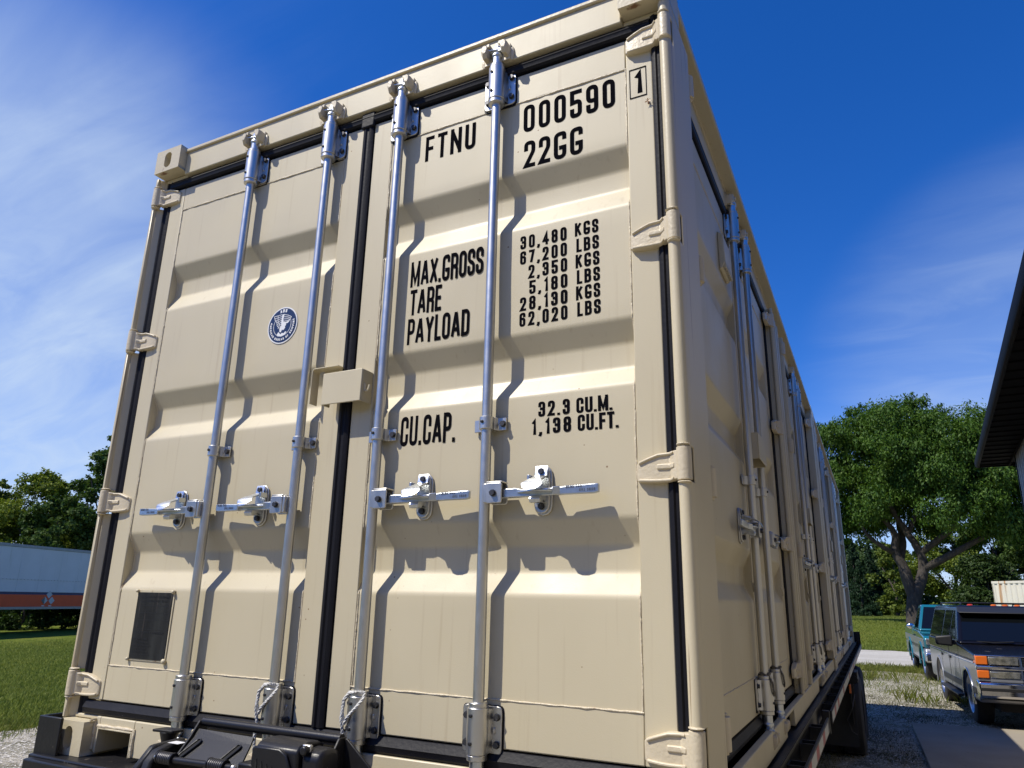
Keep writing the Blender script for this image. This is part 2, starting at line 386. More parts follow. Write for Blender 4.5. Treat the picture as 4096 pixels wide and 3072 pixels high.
m_conc = mat('concrete', (.34, .30, .24), .85, spec=.2, var=(.27, .235, .185), vscale=1.6, vmix=.8, bump=.3, bscale=120, bdist=.004, dirt=(.15, .14, .12), dscale=10, dlo=.66, dhi=.74, damt=.5)
slab = thing('concrete_slab', 'flat grey concrete apron slab beside the dark eaved building', 'concrete slab', (0, 0, -1.2))
mb = MB(); mb.prism([(3.14, 11.66), (3.24, 5.2), (4.9, 5.2), (5.1, 11.9)], 'z', -.1, .055); mb.build('slab_section', m_conc, slab, .012)
mb = MB(); mb.prism([(3.242, 5.185), (3.42, -4.), (4.6, -4.), (4.9, 5.185)], 'z', -.1, .052); mb.build('slab_section', m_conc, slab, .012)

# ================================================================== SHIPPING CONTAINERS
WX, LY, HZ = 2.438, 6.058, 2.591
HINGE_Z = (2.369, 1.650, .938, .232)
FRONT = Matrix.Identity(4)
SIDE = Matrix.Translation((2.43, 0, 0)) @ Matrix.Rotation(PI/2, 4, 'Z')
box1 = thing('shipping_container', 'tan shipping container nearest the camera with black FTNU lettering and ABS sticker on its doors', 'shipping container', group='tan containers on the flatbed')

# ---- shared hardware meshes, all in door coordinates: u along the door, w into the container, z up
def oblong(cx, cz, hw, hz, n=6):
    out = []
    for k in range(n+1): a = PI*k/n; out.append((cx+hw*math.cos(a), cz+hz-hw+hw*math.sin(a)))
    for k in range(n+1): a = PI+PI*k/n; out.append((cx+hw*math.cos(a), cz-hz+hw+hw*math.sin(a)))
    return out
def me_bolt():
    mb = MB(); mb.lathe([(.0105, 0), (.0105, -.003)], axis='y', n=12)
    hexa = [(.0088*math.cos(PI/3*k), .0088*math.sin(PI/3*k)) for k in range(6)]
    mb.prism(hexa, 'y', -.003, -.0105); return mb.mesh('bolt', m_bolt)
def me_screw():
    mb = MB(); mb.lathe([(.0052, .002), (.0052, -.003), (.003, -.004)], axis='y', n=10); return mb.mesh('screw', m_screw)
BOLT, SCREW = me_bolt(), me_screw()
RW = .03                                           # depth of the lock-rod axis
def me_rod():
    mb = MB(); mb.lathe([(.0166, .29), (.0166, 2.285)], (0, RW, 0), n=20); return mb.mesh('lock_rod', m_zinc)
def me_sleeve(top):
    z0, z1 = (2.288, 2.424) if top else (.163, .284)
    mb = MB(); pr = [(.024, z0-.016), (.0285, z0-.014), (.0285, z0-.001), (.026, z0), (.0305, z0+.0015), (.0305, z1-.0015), (.026, z1), (.0275, z1+.001), (.0275, z1+.012), (.022, z1+.014)]
    mb.lathe(pr, (0, RW, 0), n=24)
    return mb.mesh('rod_sleeve', m_zinc)
def me_flange(top):
    z0, z1 = (2.282, 2.418) if top else (.160, .286)
    zc, hz = (z0+z1)/2, (z1-z0)/2
    pts = fillet([(-.062, zc-hz), (.062, zc-hz), (.062, zc+hz), (-.062, zc+hz)], .014, 3, True)
    mb = MB(); mb.prism(pts, 'y', .0545, .0615)
    for s in (-1, 1):                              # the pressed ramp from the sleeve to the flange
        mb.poly([(s*.024, .030, z0+.006), (s*.034, .0543, z0+.006), (s*.034, .0543, z1-.006), (s*.024, .030, z1-.006)], [(0, 1, 2, 3)])
        mb.box(s*.040-.004, s*.040+.004, .050, .056, zc-.008, zc+.008)
    return mb.mesh('rod_flange', m_zinc)
def me_shim(top):
    z0, z1 = (2.276, 2.416) if top else (.156, .288); zc, hz = (z0+z1)/2, (z1-z0)/2
    mb = MB(); mb.prism(fillet([(-.066, zc-hz), (.066, zc-hz), (.066, zc+hz), (-.066, zc+hz)], .015, 3, True), 'y', .0615, .0655); return mb.mesh('rubber_shim', m_rubber)
def me_clamp():
    mb = MB(); mb.lathe([(.0168, 1.083), (.0235, 1.0845), (.0235, 1.1235), (.0168, 1.125)], (0, RW, 0), n=22)
    for s in (-1, 1):
        mb.prism([(s*.018, .034), (s*.030, .052), (s*.056, .053), (s*.056, .060), (s*.012, .060)], 'z', 1.084, 1.124)
    return mb.mesh('rod_clamp', m_zinc)
def me_cam(top):
    mb = MB(); d = 1 if top else -1; z = 2.438 if top else .149
    mb.lathe([(.0205, z), (.0205, z+d*.03), (.024, z+d*.034), (.024, z+d*.040), (.016, z+d*.052), (.014, z+d*.075), (.012, z+d*.082)], (0, RW, 0), n=18)
    mb.prism([(-.034, z+d*.050), (.034, z+d*.050), (.040, z+d*.060), (.012, z+d*.064), (.004, z+d*.088), (-.010, z+d*.066), (-.038, z+d*.062)], 'y', RW-.018, RW-.006)
    mb.prism([(-.03, RW-.03), (.036, RW-.012), (.036, RW+.008), (-.03, RW+.012)], 'z', z+d*.054, z+d*.060)
    return mb.mesh('lock_cam', m_zinc_cast)
def me_keeper(top):
    mb = MB(); z = 2.497 if top else .070
    mb.box(-.052, .052, .026, .0375, z-.045, z+.022)
    for s in (-1, 1):
        p = [(s*.022, z-.006), (s*.030, z-.030), (s*.046, z-.034), (s*.054, z-.012), (s*.050, z+.012), (s*.038, z+.020), (s*.024, z+.012)]
        mb.rings([[(x, .028, q) for x, q in p], [(x, .004, q) for x, q in p], [(s*.037+(x-s*.037)*.72, -.008, z+(q-z)*.62+.004) for x, q in p]])
        mb.box(*sorted((s*.018, s*.030)), -.004, .026, z+.006, z+.020)
        mb.blob((s*.056, .034, z-.02), (.010, .006, .032), 8, 6, .25)
    return mb.mesh('cam_keeper', m_paint_cast)
def me_hub(d):
    mb = MB()
    p = fillet([(d*.020, .850), (d*.074, .850), (d*.074, .911), (d*.020, .911)], .006, 2, True)
    mb.prism(p, 'y', -.003, .003); mb.prism(p, 'y', .036, .042)
    mb.prism([(d*.020, .911), (d*.074, .911), (d*.074, .916), (d*.020, .916)], 'y', -.001, .040)
    mb.box(min(d*.010, d*.024), max(d*.010, d*.024), .0, .04, .853, .91)
    return mb.mesh('handle_hub', m_zinc)
def me_handle(d):
    mb = MB()
    def sec(u, w0, w1, z0, z1): return [(d*u, w0, z0), (d*u, w0, z1), (d*u, w1, z1), (d*u, w1, z0)]
    mb.rings([sec(.05, .010, .028, .866, .894), sec(.115, .010, .028, .866, .894), sec(.13, .012, .026, .866, .890), sec(.235, .012, .026, .868, .889), sec(.25, .014, .030, .868, .892), sec(.355, .020, .034, .869, .897), sec(.368, .021, .033, .872, .896)])
    # the horizontal finger guard that swells out of the bar
    g = [(d*.112, .013), (d*.150, -.002), (d*.190, -.014), (d*.225, -.010), (d*.248, .014)]
    mb.prism(g+[(d*.248, .020), (d*.112, .020)], 'z', .877, .885)
    mb.rings([sec(.234, .0, .024, .866, .891), sec(.254, .014, .026, .868, .894)])
    return mb.mesh('handle', m_zinc_cast)
def me_catch(d):
    u = d*.180; mb = MB(); mb.prism(oblong(u, .892, .0245, .071), 'y', .051, .0585); mb.prism(oblong(u+.002, .890, .029, .075), 'y', .0585, .0645)
    return mb.mesh('handle_catch', m_zinc)
def me_hook(d):
    u = d*.180; mb = MB()
    def sec(w, z, h, t): return [(u-h, w, z), (u+h, w, z), (u+h, w-t*.4, z-t), (u-h, w-t*.4, z-t)]
    mb.rings([sec(.051, .962, .020, .006), sec(.046, .934, .020, .006), sec(.022, .924, .020, .006), sec(-.004, .914, .022, .006), sec(-.020, .902, .034, .006), sec(-.027, .892, .026, .005), sec(-.029, .884, .010, .004)])
    mb.prism([(.051, .872), (.006, .868), (.000, .858), (.004, .848), (.020, .848), (.030, .858), (.051, .854)], 'x', u-.018, u+.016)
    mb.box(u-d*.030-.004, u-d*.030+.004, .02, .05, .915, .932)
    return mb.mesh('catch_hook', m_zinc_cast)
ROD, SLV, FLG, SHM, CLP = me_rod(), {t: me_sleeve(t) for t in (0, 1)}, {t: me_flange(t) for t in (0, 1)}, {t: me_shim(t) for t in (0, 1)}, me_clamp()
CAM, KEEP = {t: me_cam(t) for t in (0, 1)}, {t: me_keeper(t) for t in (0, 1)}
HUB, HND, CAT, HOK = ({d: f(d) for d in (-1, 1)} for f in (me_hub, me_handle, me_catch, me_hook))
def lock_gear(door, u, d, dz=0.):
    inst('lock_rod', ROD, door, (u, 0, 0))
    for t in (0, 1):
        inst('rod_sleeve', SLV[t], door, (u, 0, 0), .0015, 1); inst('rod_flange', FLG[t], door, (u, 0, 0), .0015, 1)
        inst('rubber_shim', SHM[t], door, (u, 0, 0)); inst('lock_cam', CAM[t], door, (u, 0, 0), .002, 2)
        for z in ((2.311, 2.390) if t else (.187, .258)):
            for s in (-1, 1): inst('bolt', BOLT, door, (u+s*.048, .0545, z))
            inst('screw', SCREW, door, (u-.006, -.0005, z+.006))
    inst('rod_clamp', CLP, door, (u, 0, 0), .0012, 1); inst('bolt', BOLT, door, (u+.046, .053, 1.104)); inst('screw', SCREW, door, (u-.004, .0065, 1.106))
    inst('handle_hub', HUB[d], door, (u, 0, 0), .002, 2); inst('handle', HND[d], door, (u, 0, 0), .0028, 2)
    inst('handle_catch', CAT[d], door, (u, 0, 0), .0025, 2); inst('catch_hook', HOK[d], door, (u, 0, 0), .002, 2)
    inst('bolt', BOLT, door, (u+d*.046, -.003, .880), rot=(0, .3, 0))
    for z in (.945, .842): inst('bolt', BOLT, door, (u+d*.180, .050, z), rot=(0, .5, 0))
# ---- door leaf
PW, PD = .065, .101                                # depth of the outer panel plane and of the pressed recesses
WAVES = []                                         # gentle oil-canning of each panel, kept so that print can lie flat on it
def panel_mesh(u0, u1, zb, zt):
    prof = [(zb, PW), (.589, PW), (.657, PD), (.731, PD), (.806, PW), (1.192, PW), (1.254, PD), (1.331, PD), (1.400, PW), (1.780, PW), (1.856, PD), (1.927, PD), (1.996, PW), (zt, PW)]
    dense = [prof[0]]
    for a, b in zip(prof, prof[1:]):
        k = 5 if abs(a[1]-b[1]) < .001 and b[0]-a[0] > .2 else 1
        for i in range(1, k+1): dense.append((a[0]+(b[0]-a[0])*i/k, a[1]+(b[1]-a[1])*i/k))
    pr = fillet(dense, .0095, 4)
    nu = 48; U = np.linspace(u0, u1, nu); P = np.array(pr)
    ph = rng.uniform(0, 6, 8)
    def wave_(A, Z):
        en = np.clip(np.sin(PI*(A-u0)/(u1-u0)), 0, 1)*np.sin(PI*np.clip((Z-zb)/(zt-zb), 0, 1))**.5
        return .0012*en+en*.55*(.0016*np.sin(A*7+ph[0])*np.sin(Z*6+ph[1])+.0011*np.sin(A*13+ph[2]+Z*3)*np.sin(Z*11+ph[3])+.0006*np.sin(A*29+ph[4])*np.sin(Z*23+ph[5]))
    WAVES.append(wave_)
    A, Z = np.meshgrid(U, P[:, 0]); W = np.repeat(P[:, 1][:, None], nu, 1)
    W = W+wave_(A, Z)
    V = np.stack([A.ravel(), W.ravel(), Z.ravel()], 1); n = len(pr)
    i = (np.arange(n-1)[:, None]*nu+np.arange(nu-1)[None]).ravel()
    return fast_mesh('panel', V, np.stack([i, i+1, i+nu+1, i+nu], 1), m_paint, True), pr
def bead(mb, pts, r=.0029, n=6):
    P = [Vector(p) for p in pts]; out = []
    for a, b in zip(P, P[1:]):
        k = max(1, int((b-a).length/.022))
        for i in range(k): out.append(a.lerp(b, i/k)+Vector((random.gauss(0, .0006), random.gauss(0, .0004), random.gauss(0, .0006))))
    out.append(P[-1]); mb.tube(out, [r*random.uniform(.75, 1.25) for _ in out], n)
def door_leaf(parent, tf, u0, u1, pu0, pu1, zg=.1725, bottom=.302, top=2.281, ztop=2.396):
    """frame u0..u1, pressed panel pu0..pu1; gaskets are added by the caller"""
    mb = MB(); zb = zg+.003
    mb.box(u0, pu0, .0625, .118, zb, ztop); mb.box(pu1, u1, .0625, .118, zb, ztop)
    mb.box(pu0+.0005, pu1-.0005, .0635, .118, top, ztop); mb.box(pu0+.0005, pu1-.0005, .0635, .118, zb, bottom)
    d = mb.build('door', m_paint, parent, .004, 2); d.matrix_local = tf
    me, pr = panel_mesh(pu0+.0002, pu1-.0002, bottom+.0005, top-.0005); inst('panel', me, d)
    mb = MB()
    for s, u in ((1, pu0), (-1, pu1)): bead(mb, [(u+s*.002, w-.0005, z) for z, w in pr])
    bead(mb, [(pu0, PW-.0008, top), (pu1, PW-.0008, top)]); bead(mb, [(pu0, PW-.0008, bottom), (pu1, PW-.0008, bottom)])
    mb.build('weld_bead', m_weld, d, sharp=80)
    return d
def gasket(door, u0, u1, z0, z1, vertical=True, w=.0505):
    """extruded rubber seal with a raised lip"""
    mb = MB(); k = .006
    if vertical:
        a = (u1-u0); prof = [(u0, .075), (u0, w+.006), (u0+a*.15, w+.002), (u0+a*.30, w), (u0+a*.42, w+.005), (u0+a*.58, w+.005), (u0+a*.70, w), (u0+a*.88, w+.003), (u1, w+.007), (u1, .075)]
        mb.prism(prof, 'z', z0, z1)
    else:
        a = (z1-z0); prof = [(.075, z0), (w+.004, z0), (w-.002, z0+a*.15), (w-.004, z0+a*.42), (w-.006, z0+a*.50), (w+.006, z0+a*.92), (w+.008, z1), (.075, z1)]
        mb.prism(prof, 'x', u0, u1)
    return mb.build('gasket', m_rubber, door, sharp=28)
def me_hinge(s, with_leaf=True):
    mb = MB(); mb.lathe([(.0185, -.046), (.0200, -.044), (.0205, 0), (.0200, .044), (.0185, .046)], n=20)
    mb.lathe([(.012, -.054), (.012, .054)], n=12)
    if with_leaf:
        st = [(.012, -.040, .038, -.010), (.030, -.043, .037, -.001), (.042, -.046, .036, .012), (.075, -.046, .034, .012), (.100, -.045, .026, .013), (.130, -.042, .015, .016), (.138, -.036, .008, .020)]
        def sec(u, a, b, w, back=.0335): return [(s*u, w, a), (s*u, w, b), (s*u, back, b), (s*u, back, a)]
        mb.rings([sec(*q) for q in st])
        mb.rings([[(s*u, w-.006, z1-.008), (s*u, w-.006, z1-.001), (s*u, w+.003, z1), (s*u, w+.003, z1-.009)] for u, z0, z1, w in st[1:-1]])
        mb.rings([[(s*u, w-.006, z0+.001), (s*u, w-.006, z0+.009), (s*u, w+.003, z0+.010), (s*u, w+.003, z0)] for u, z0, z1, w in st[1:-1]])
        mb.rings([[(s*u, w-.005, -.010), (s*u, w-.005, .004), (s*u, w+.003, .006), (s*u, w+.003, -.012)] for u, z0, z1, w in ((.028, 0, 0, 0.), (.042, 0, 0, .012), (.078, 0, 0, .0125))])
    return mb.mesh('hinge', m_paint_cast)
HNG = {(s, f): me_hinge(s, f) for s in (-1, 1) for f in (True, False)}

# ---- front doors
dl = door_leaf(box1, FRONT, .068, 1.193, .155, 1.103)
dr = door_leaf(box1, FRONT, 1.245, 2.368, 1.335, 2.280)
gasket(dl, .015, .0675, .123, 2.452, True, .060); gasket(dl, 1.1945, 1.2435, .1745, 2.404); gasket(dr, 2.3685, 2.414, .123, 2.452)
gasket(dl, .0685, 1.2185, .124, .1715, False); gasket(dr, 1.2195, 2.3675, .124, .1715, False)
gasket(dl, .0685, 1.2185, 2.402, 2.448, False, .050); gasket(dr, 1.2195, 2.3675, 2.402, 2.448, False, .050)
mb = MB(); mb.box(1.186, 1.252, .0455, .0600, 2.380, 2.4495); mb.build('gasket', m_rubber, dl, .010, 3)
RODS = (.620, 1.046, 1.395, 1.812)
for d, u, s in ((dl, RODS[0], -1), (dl, RODS[1], -1), (dr, RODS[2], 1), (dr, RODS[3], 1)):
    lock_gear(d, u, s)
for z in HINGE_Z:
    inst('hinge', HNG[(1, True)], dl, (-.004, .038, z), .003, 2); inst('hinge', HNG[(-1, True)], dr, (2.420, .032, z), .003, 2)
m_emboss = mat('embossed_zinc', (.24, .25, .27), .45, 1.)
# embossed maker's name on each grip
for u, s, d in ((RODS[0], -1, dl), (RODS[1], -1, dl), (RODS[2], 1, dr), (RODS[3], 1, dr)):
    a, b = (u+s*.270, u+s*.360); a, b = min(a, b), max(a, b)
    h = (b-a)
    for q, fl in ((0., False), (1., True)):
        x0 = a+(.02*h if not fl else .46*h); z0 = .8845 if not fl else .8735
        t = text_obj('lettering', 'HONG TAO', x0, x0+.52*h, z0, z0+.0085, .0125, m_emboss, d, .2, .16, fl)
        sl = .055 if s > 0 else -.055
        t.rotation_euler = (0, 0, 0)
        for v in t.data.vertices:
            f = (abs(v.co.x-u)-.25)/.118; v.co.y = .0138+f*.0068-.0007; v.co.z += .003*f
# stencilled lettering, flat print a hair proud of the panel
TW = PW
for txt, x0, x1, z0, z1, kw in (
    ('FTNU', 1.494, 1.710, 2.153, 2.260, dict(t=.142, gap=.16)), ('000590', 1.904, 2.240, 2.152, 2.262, dict(t=.148, gap=.15)), ('22GG', 1.908, 2.125, 2.008, 2.114, dict(t=.148, gap=.13)),
    ('MAX.GROSS', 1.463, 1.761, 1.645, 1.745, dict(t=.145, gap=.07)), ('TARE', 1.467, 1.598, 1.536, 1.634, dict(t=.145, gap=.07)), ('PAYLOAD', 1.464, 1.714, 1.426, 1.523, dict(t=.145, gap=.07)),
    ('30,480', 1.900, 2.066, 1.701, 1.749, dict(t=.172, gap=.20)), ('KGS', 2.095, 2.175, 1.705, 1.753, dict(t=.172, gap=.14)), ('67,200', 1.900, 2.067, 1.645, 1.693, dict(t=.172, gap=.20)), ('LBS', 2.100, 2.176, 1.648, 1.696, dict(t=.172, gap=.14)),
    ('2,350', 1.931, 2.068, 1.590, 1.638, dict(t=.172, gap=.20)), ('KGS', 2.097, 2.177, 1.592, 1.640, dict(t=.172, gap=.14)), ('5,180', 1.935, 2.069, 1.534, 1.582, dict(t=.172, gap=.20)), ('LBS', 2.101, 2.178, 1.537, 1.585, dict(t=.172, gap=.14)),
    ('28,130', 1.902, 2.069, 1.479, 1.527, dict(t=.172, gap=.20)), ('KGS', 2.098, 2.178, 1.482, 1.530, dict(t=.172, gap=.14)), ('62,020', 1.901, 2.069, 1.425, 1.473, dict(t=.172, gap=.20)), ('LBS', 2.102, 2.179, 1.427, 1.475, dict(t=.172, gap=.14)),
    ('CU.CAP.', 1.462, 1.677, 1.064, 1.166, dict(t=.145, gap=.08)), ('32.3', 1.972, 2.076, 1.118, 1.166, dict(t=.172, gap=.16)), ('CU.M.', 2.097, 2.210, 1.117, 1.165, dict(t=.172, gap=.08)),
    ('1,138', 1.950, 2.080, 1.063, 1.111, dict(t=.172, gap=.18)), ('CU.FT.', 2.101, 2.228, 1.062, 1.112, dict(t=.172, gap=.08))):
    o = text_obj('lettering', txt, x0, x1, z0, z1, TW, m_decal, dr, **kw)
    for v in o.data.vertices: v.co.y = v.co.y-PW+PW+float(WAVES[1](v.co.x, v.co.z))-.0006
text_obj('lettering', '1', 2.308, 2.334, 2.172, 2.256, .0618, m_decal, dr, t=.17)
mb = MB()
for b in ((2.291, 2.348, 2.266, 2.270), (2.291, 2.348, 2.157, 2.161), (2.291, 2.2935, 2.161, 2.266), (2.3455, 2.348, 2.161, 2.266)): mb.box(b[0], b[1], .0612, .0618, b[2], b[3])
mb.build('lettering_box', m_decal, dr)
# round sticker
st = bpy.data.objects.new('sticker', None)
def disc(r, w, n=48): return [(.8655+r*math.cos(2*PI*k/n), 1.5965+r*math.sin(2*PI*k/n)) for k in range(n)]
mb = MB(); mb.prism(disc(.0765, 0), 'y', PW-.0012, PW-.003); sticker = mb.build('sticker', m_white, dl)
mb = MB(); mb.prism(disc(.0715, 0), 'y', PW-.003, PW-.0036); mb.build('sticker_field', m_navy, sticker)
def arc_text(mb, txt, r, h, mid, sweep, outward, t=.17):
    stx, adv = lay_text(txt, t, .2); k = sweep/adv
    for P, c, raw in stx:
        pass
    def fn(x, y, l):
        a = mid+(-(x/adv-.5)*sweep if outward else (x/adv-.5)*sweep)
        rr = r+y*h if outward else r+h-y*h
        return (.8655+rr*math.cos(a), PW-.0038-l, 1.5965+rr*math.sin(a))
    strokes_to(mb, stx, t, fn, dz=.00004)
mb = MB(); arc_text(mb, 'ABS', .054, .014, PI/2, .60, True, .2); arc_text(mb, 'AMERICAN BUREAU OF SHIPPING', .055, .0095, -PI/2, 3.75, False, .19)
# plain eagle, wings up, standing on a ring
def ex(p): return (.8655+p[0]*.047, PW-.0038, 1.5965+p[1]*.047)
def ep(pts, off=0.): mb.poly([(ex(p)[0], ex(p)[1]-off, ex(p)[2]) for p in pts], [tuple(range(len(pts)))])
ep([(-.12, .98), (.12, 1.0), (.06, .55), (.10, .30), (.35, .25), (.62, .30), (.70, .40), (.78, .34), (.70, .22), (.60, .12), (.40, .12), (.42, -.05), (.30, -.12), (.36, -.25), (.20, -.45), (.02, -.40), (-.08, -.62), (-.25, -.55), (-.28, -.25), (-.12, .0), (-.16, .3)])
ep([(-.35, -.55), (-.50, -.75), (-.42, -.92), (0, -1.0), (.40, -.9), (.55, -.65), (.40, -.60), (.25, -.75), (.05, -.68), (-.1, -.80)], .0001)
strokes_to(mb, [([(math.cos(a)*.045, math.sin(a)*.045) for a in np.linspace(2.6, 6.75, 30)], False, True)], .002, lambda x, y, l: (.8655+x, PW-.0038, 1.5965+y))
for k in range(7):
    strokes_to(mb, [([(-1.0+k*.10, .92-k*.20), (-.55+.02*k, .95-k*.19), (-.14, .98-k*.17)], False, True)], .05, lambda x, y, l: (.8655+x*.047, PW-.0039-k*.00003, 1.5965+y*.047))
    if k < 4: strokes_to(mb, [([(.12, .95-k*.2), (.55, .82-k*.16), (.95-k*.07, .62-k*.12)], False, True)], .05, lambda x, y, l: (.8655+x*.047, PW-.0039-k*.00003, 1.5965+y*.047))
strokes_to(mb, [([(-1.0, .92), (-.85, .55), (-.62, .35), (-.58, .05), (-.35, -.15), (-.12, -.05)], False, True), ([(-.58, .96), (-.5, .4), (-.25, .0)], False, True), ([(.95, .62), (.75, .35)], False, True)], .05, lambda x, y, l: (.8655+x*.047, PW-.0042-l, 1.5965+y*.047))
mb.build('sticker_print', m_white, sticker); sticker.location.y = float(WAVES[0](.8655, 1.5965))+.0004
bpy.data.objects.remove(st)
# approval plate
mb = MB(); mb.prism([(.264, .327), (.472, .327), (.474, .585), (.264, .585)], 'y', PW-.001, PW-.004); backing = mb.build('plate_backing', m_paint_rust, dl, .001); backing.location.y = float(WAVES[0](.37, .45))+.0005
mb = MB(); mb.box(.270, .466, PW-.0065, PW-.004, .333, .576); mb.build('approval_plate', m_plate, backing, .001)
mb = MB()
def pl(txt, x0, x1, z, h=.008):
    s_, adv = lay_text(txt, .16, .16); strokes_to(mb, s_, .16, lambda x, y, l: (x0+x*(x1-x0)/adv, PW-.0068-l*.2, z+y*h))
pl('APPROVED FOR TRANSPORT', .282, .456, .556); pl('UNDER CUSTOMS SEAL', .296, .440, .541); pl('CSC SAFETY APPROVAL', .290, .448, .425)
for k, tx in enumerate(('DATE MANUFACTURED', 'IDENTIFICATION NO.', 'MAXIMUM GROSS MASS', 'ALLOWABLE STACKING', 'TRANSVERSE RACKING', 'TEST FORCE')): pl(tx, .275, .275+.085+.012*(k % 3), .402-k*.0112, .0062)
for z in (.526, .500, .474, .440): mb.box(.275, .461, PW-.0068, PW-.0066, z, z+.0012)
mb.build('plate_lettering', m_plate_text, backing)
for x, z, r in ((.266, .581, .007), (.468, .579, .008), (.266, .331, .007), (.467, .331, .0105)):
    mb = MB(); mb.blob((x, PW-.007, z), (r, .008, r), 10, 6, .12); mb.build('rivet', m_paint_rust, backing, sharp=80)
# lock box on the right leaf and its shroud on the left leaf
mb = MB(); z0, z1 = 1.224, 1.341
mb.box(1.157, 1.330, .0, .005, z0, z1); mb.box(1.325, 1.330, .005, .0625, z0, z1); mb.box(1.157, 1.325, .005, .0625, z1-.005, z1); mb.box(1.157, 1.162, .005, .043, z0, z1-.005)
mb.box(1.245, 1.325, .030, .036, z0+.01, z1-.006)
mb.build('lock_box', m_paint, dr, .0045, 2)
mb = MB(); mb.tube(fillet([(1.331, .020, 1.290), (1.331, .020, 1.262), (1.345, .020, 1.262), (1.352, .020, 1.283)], .012), .0042, 8); mb.build('seal_hook', m_paint_rust, dr)
mb = MB(); mb.prism(fillet([(1.079, z0+.02), (1.079, z1+.036), (1.200, z1+.036)], .012)+fillet([(1.200, z1+.032), (1.083, z1+.032), (1.083, z0+.02)], .010), 'y', .024, .0625)
mb.build('lock_shroud', m_paint, dl, .0012, 1)

# ---- corner castings
def me_casting():
    mb = MB(); n = 40; hw, hz, dp = .081, .059, .178
    angs = sorted([2*PI*k/n for k in range(n)]+[math.atan2(sz*hz, sx*hw) % (2*PI) for sx in (1, -1) for sz in (1, -1)])
    inner, outer = [], []
    for a in angs:
        c, s = math.cos(a), math.sin(a); k = min(hw/abs(c) if abs(c) > 1e-6 else 9, hz/abs(s) if abs(s) > 1e-6 else 9); outer.append((k*c, k*s))
        R, r = .040, .0225                       # oblong hole, taller than wide
        q = min((R/abs(s)) if abs(s) > 1e-6 else 9, (r/abs(c)) if abs(c) > 1e-6 else 9); x, z = q*c, q*s
        if abs(z) > R-r:
            zz = (R-r)*(1 if z > 0 else -1); A = 1; B = -2*zz*s; Cc = zz*zz-r*r; q = (-B+math.sqrt(max(0, B*B-4*Cc)))/2; x, z = q*c, q*s
        inner.append((x, z))
    mb.rings([[(p[0], .06, p[1]) for p in inner], [(p[0], 0, p[1]) for p in inner], [(p[0], 0, p[1]) for p in outer], [(p[0], dp, p[1]) for p in outer]])
    return mb.mesh('corner_casting', m_paint_rust)
CAST = me_casting()
for x in (.081, WX-.081):
    for z in (.059-.012, HZ-.059):
        o = inst('corner_casting', CAST, box1, (x, 0, z), .009, 3); o = inst('corner_casting', CAST, box1, (x, LY, z), .009, 3, rot=(0, 0, PI))
# chipped paint on the casting that shows rust
# ---- corner posts
def post(sx, rear):
    X = lambda x: x if sx > 0 else WX-x
    Y = lambda y: y if not rear else LY-y
    mb = MB(); zt, zb = HZ-.119, .107
    def bx(x0, x1, y0, y1, a, b): mb.box(min(X(x0), X(x1)), max(X(x0), X(x1)), min(Y(y0), Y(y1)), max(Y(y0), Y(y1)), a, b)
    bx(.001, .0065, .094 if sx > 0 else .078, .306, zb, zt); bx(.0065, .070, .300, .306, zb, zt)
    if sx < 0: bx(.028, .034, .046, .125, zb, zt)
    bx(.028, .075, .1255, .131, zb, zt)
    cuts = [zb]+[q for z in sorted(HINGE_Z) for q in (z-.0485, z+.0485)]+[zt]
    for a, b in zip(cuts[::2], cuts[1::2]):
        if sx > 0: mb.prism([(X(p), Y(q)) for p, q in ((.0005, .020), (.0135, .019), (.015, .021), (.0155, .036), (.036, .058), (.036, .074), (.0005, .098))], 'z', a, b); continue
        arc = [(X(.018+.0178*math.cos(t)), Y(.034-.0178*math.sin(t))) for t in np.linspace(0, PI, 11)]
        mb.prism(arc+[(X(.0005), Y(.0775)), (X(.0065), Y(.0775)), (X(.0065), Y(.046)), (X(.0275), Y(.046)), (X(.0275), Y(.05)), (X(.0358), Y(.05))], 'z', a, b)
    o = mb.build('corner_post', m_paint_post, box1, .0018, 1, 40)
    if sx > 0: o.location = (-.022, .011 if not rear else -.011, 0)
    return o
for rear in (0, 1):
    for sx in (1, -1): post(sx, rear)
for x in (.018, WX-.018):                          # drips and collars of weld at the ends of the pin pipes
    for z in HINGE_Z:
        for s in (-1, 1): mb = MB(); mb.blob((x if x > 1 else -.004, .026 if x > 1 else .037, z+s*.0515), (.0205, .018, .0045), 10, 6, .12); mb.build('hinge_collar', m_weld, box1, sharp=80)
# ---- end frames, rails, walls
mb = MB(); mb.box(.163, WX-.163, .037, .120, 2.452, 2.566); mb.box(.02, .163, .06, .120, 2.452, 2.47); mb.box(WX-.163, WX-.02, .06, .120, 2.452, 2.47); mb.build('door_header', m_paint, box1, .004, 2)
mb = MB(); mb.box(.150, WX-.150, .028, .125, 2.5665, 2.582); mb.build('roof_lip', m_paint_rust, box1, .003, 2)
for u in RODS: inst('cam_keeper', KEEP[1], box1, (u, 0, 0), .004, 2); inst('cam_keeper', KEEP[0], box1, (u, 0, 0), .004, 2)
mb = MB()
for x0, x1 in ((.163, .188), (.383, WX-.383), (WX-.188, WX-.163)): mb.box(x0, x1, .045, .15, .0, .1225)
for x0, x1 in ((.1885, .3825), (WX-.3825, WX-.1885)): mb.box(x0, x1, .045, .15, .088, .1225)
mb.box(.02, .1625, .055, .15, .108, .1222); mb.box(WX-.1625, WX-.02, .055, .15, .108, .1222)
mb.build('door_sill', m_paint, box1, .004, 2)
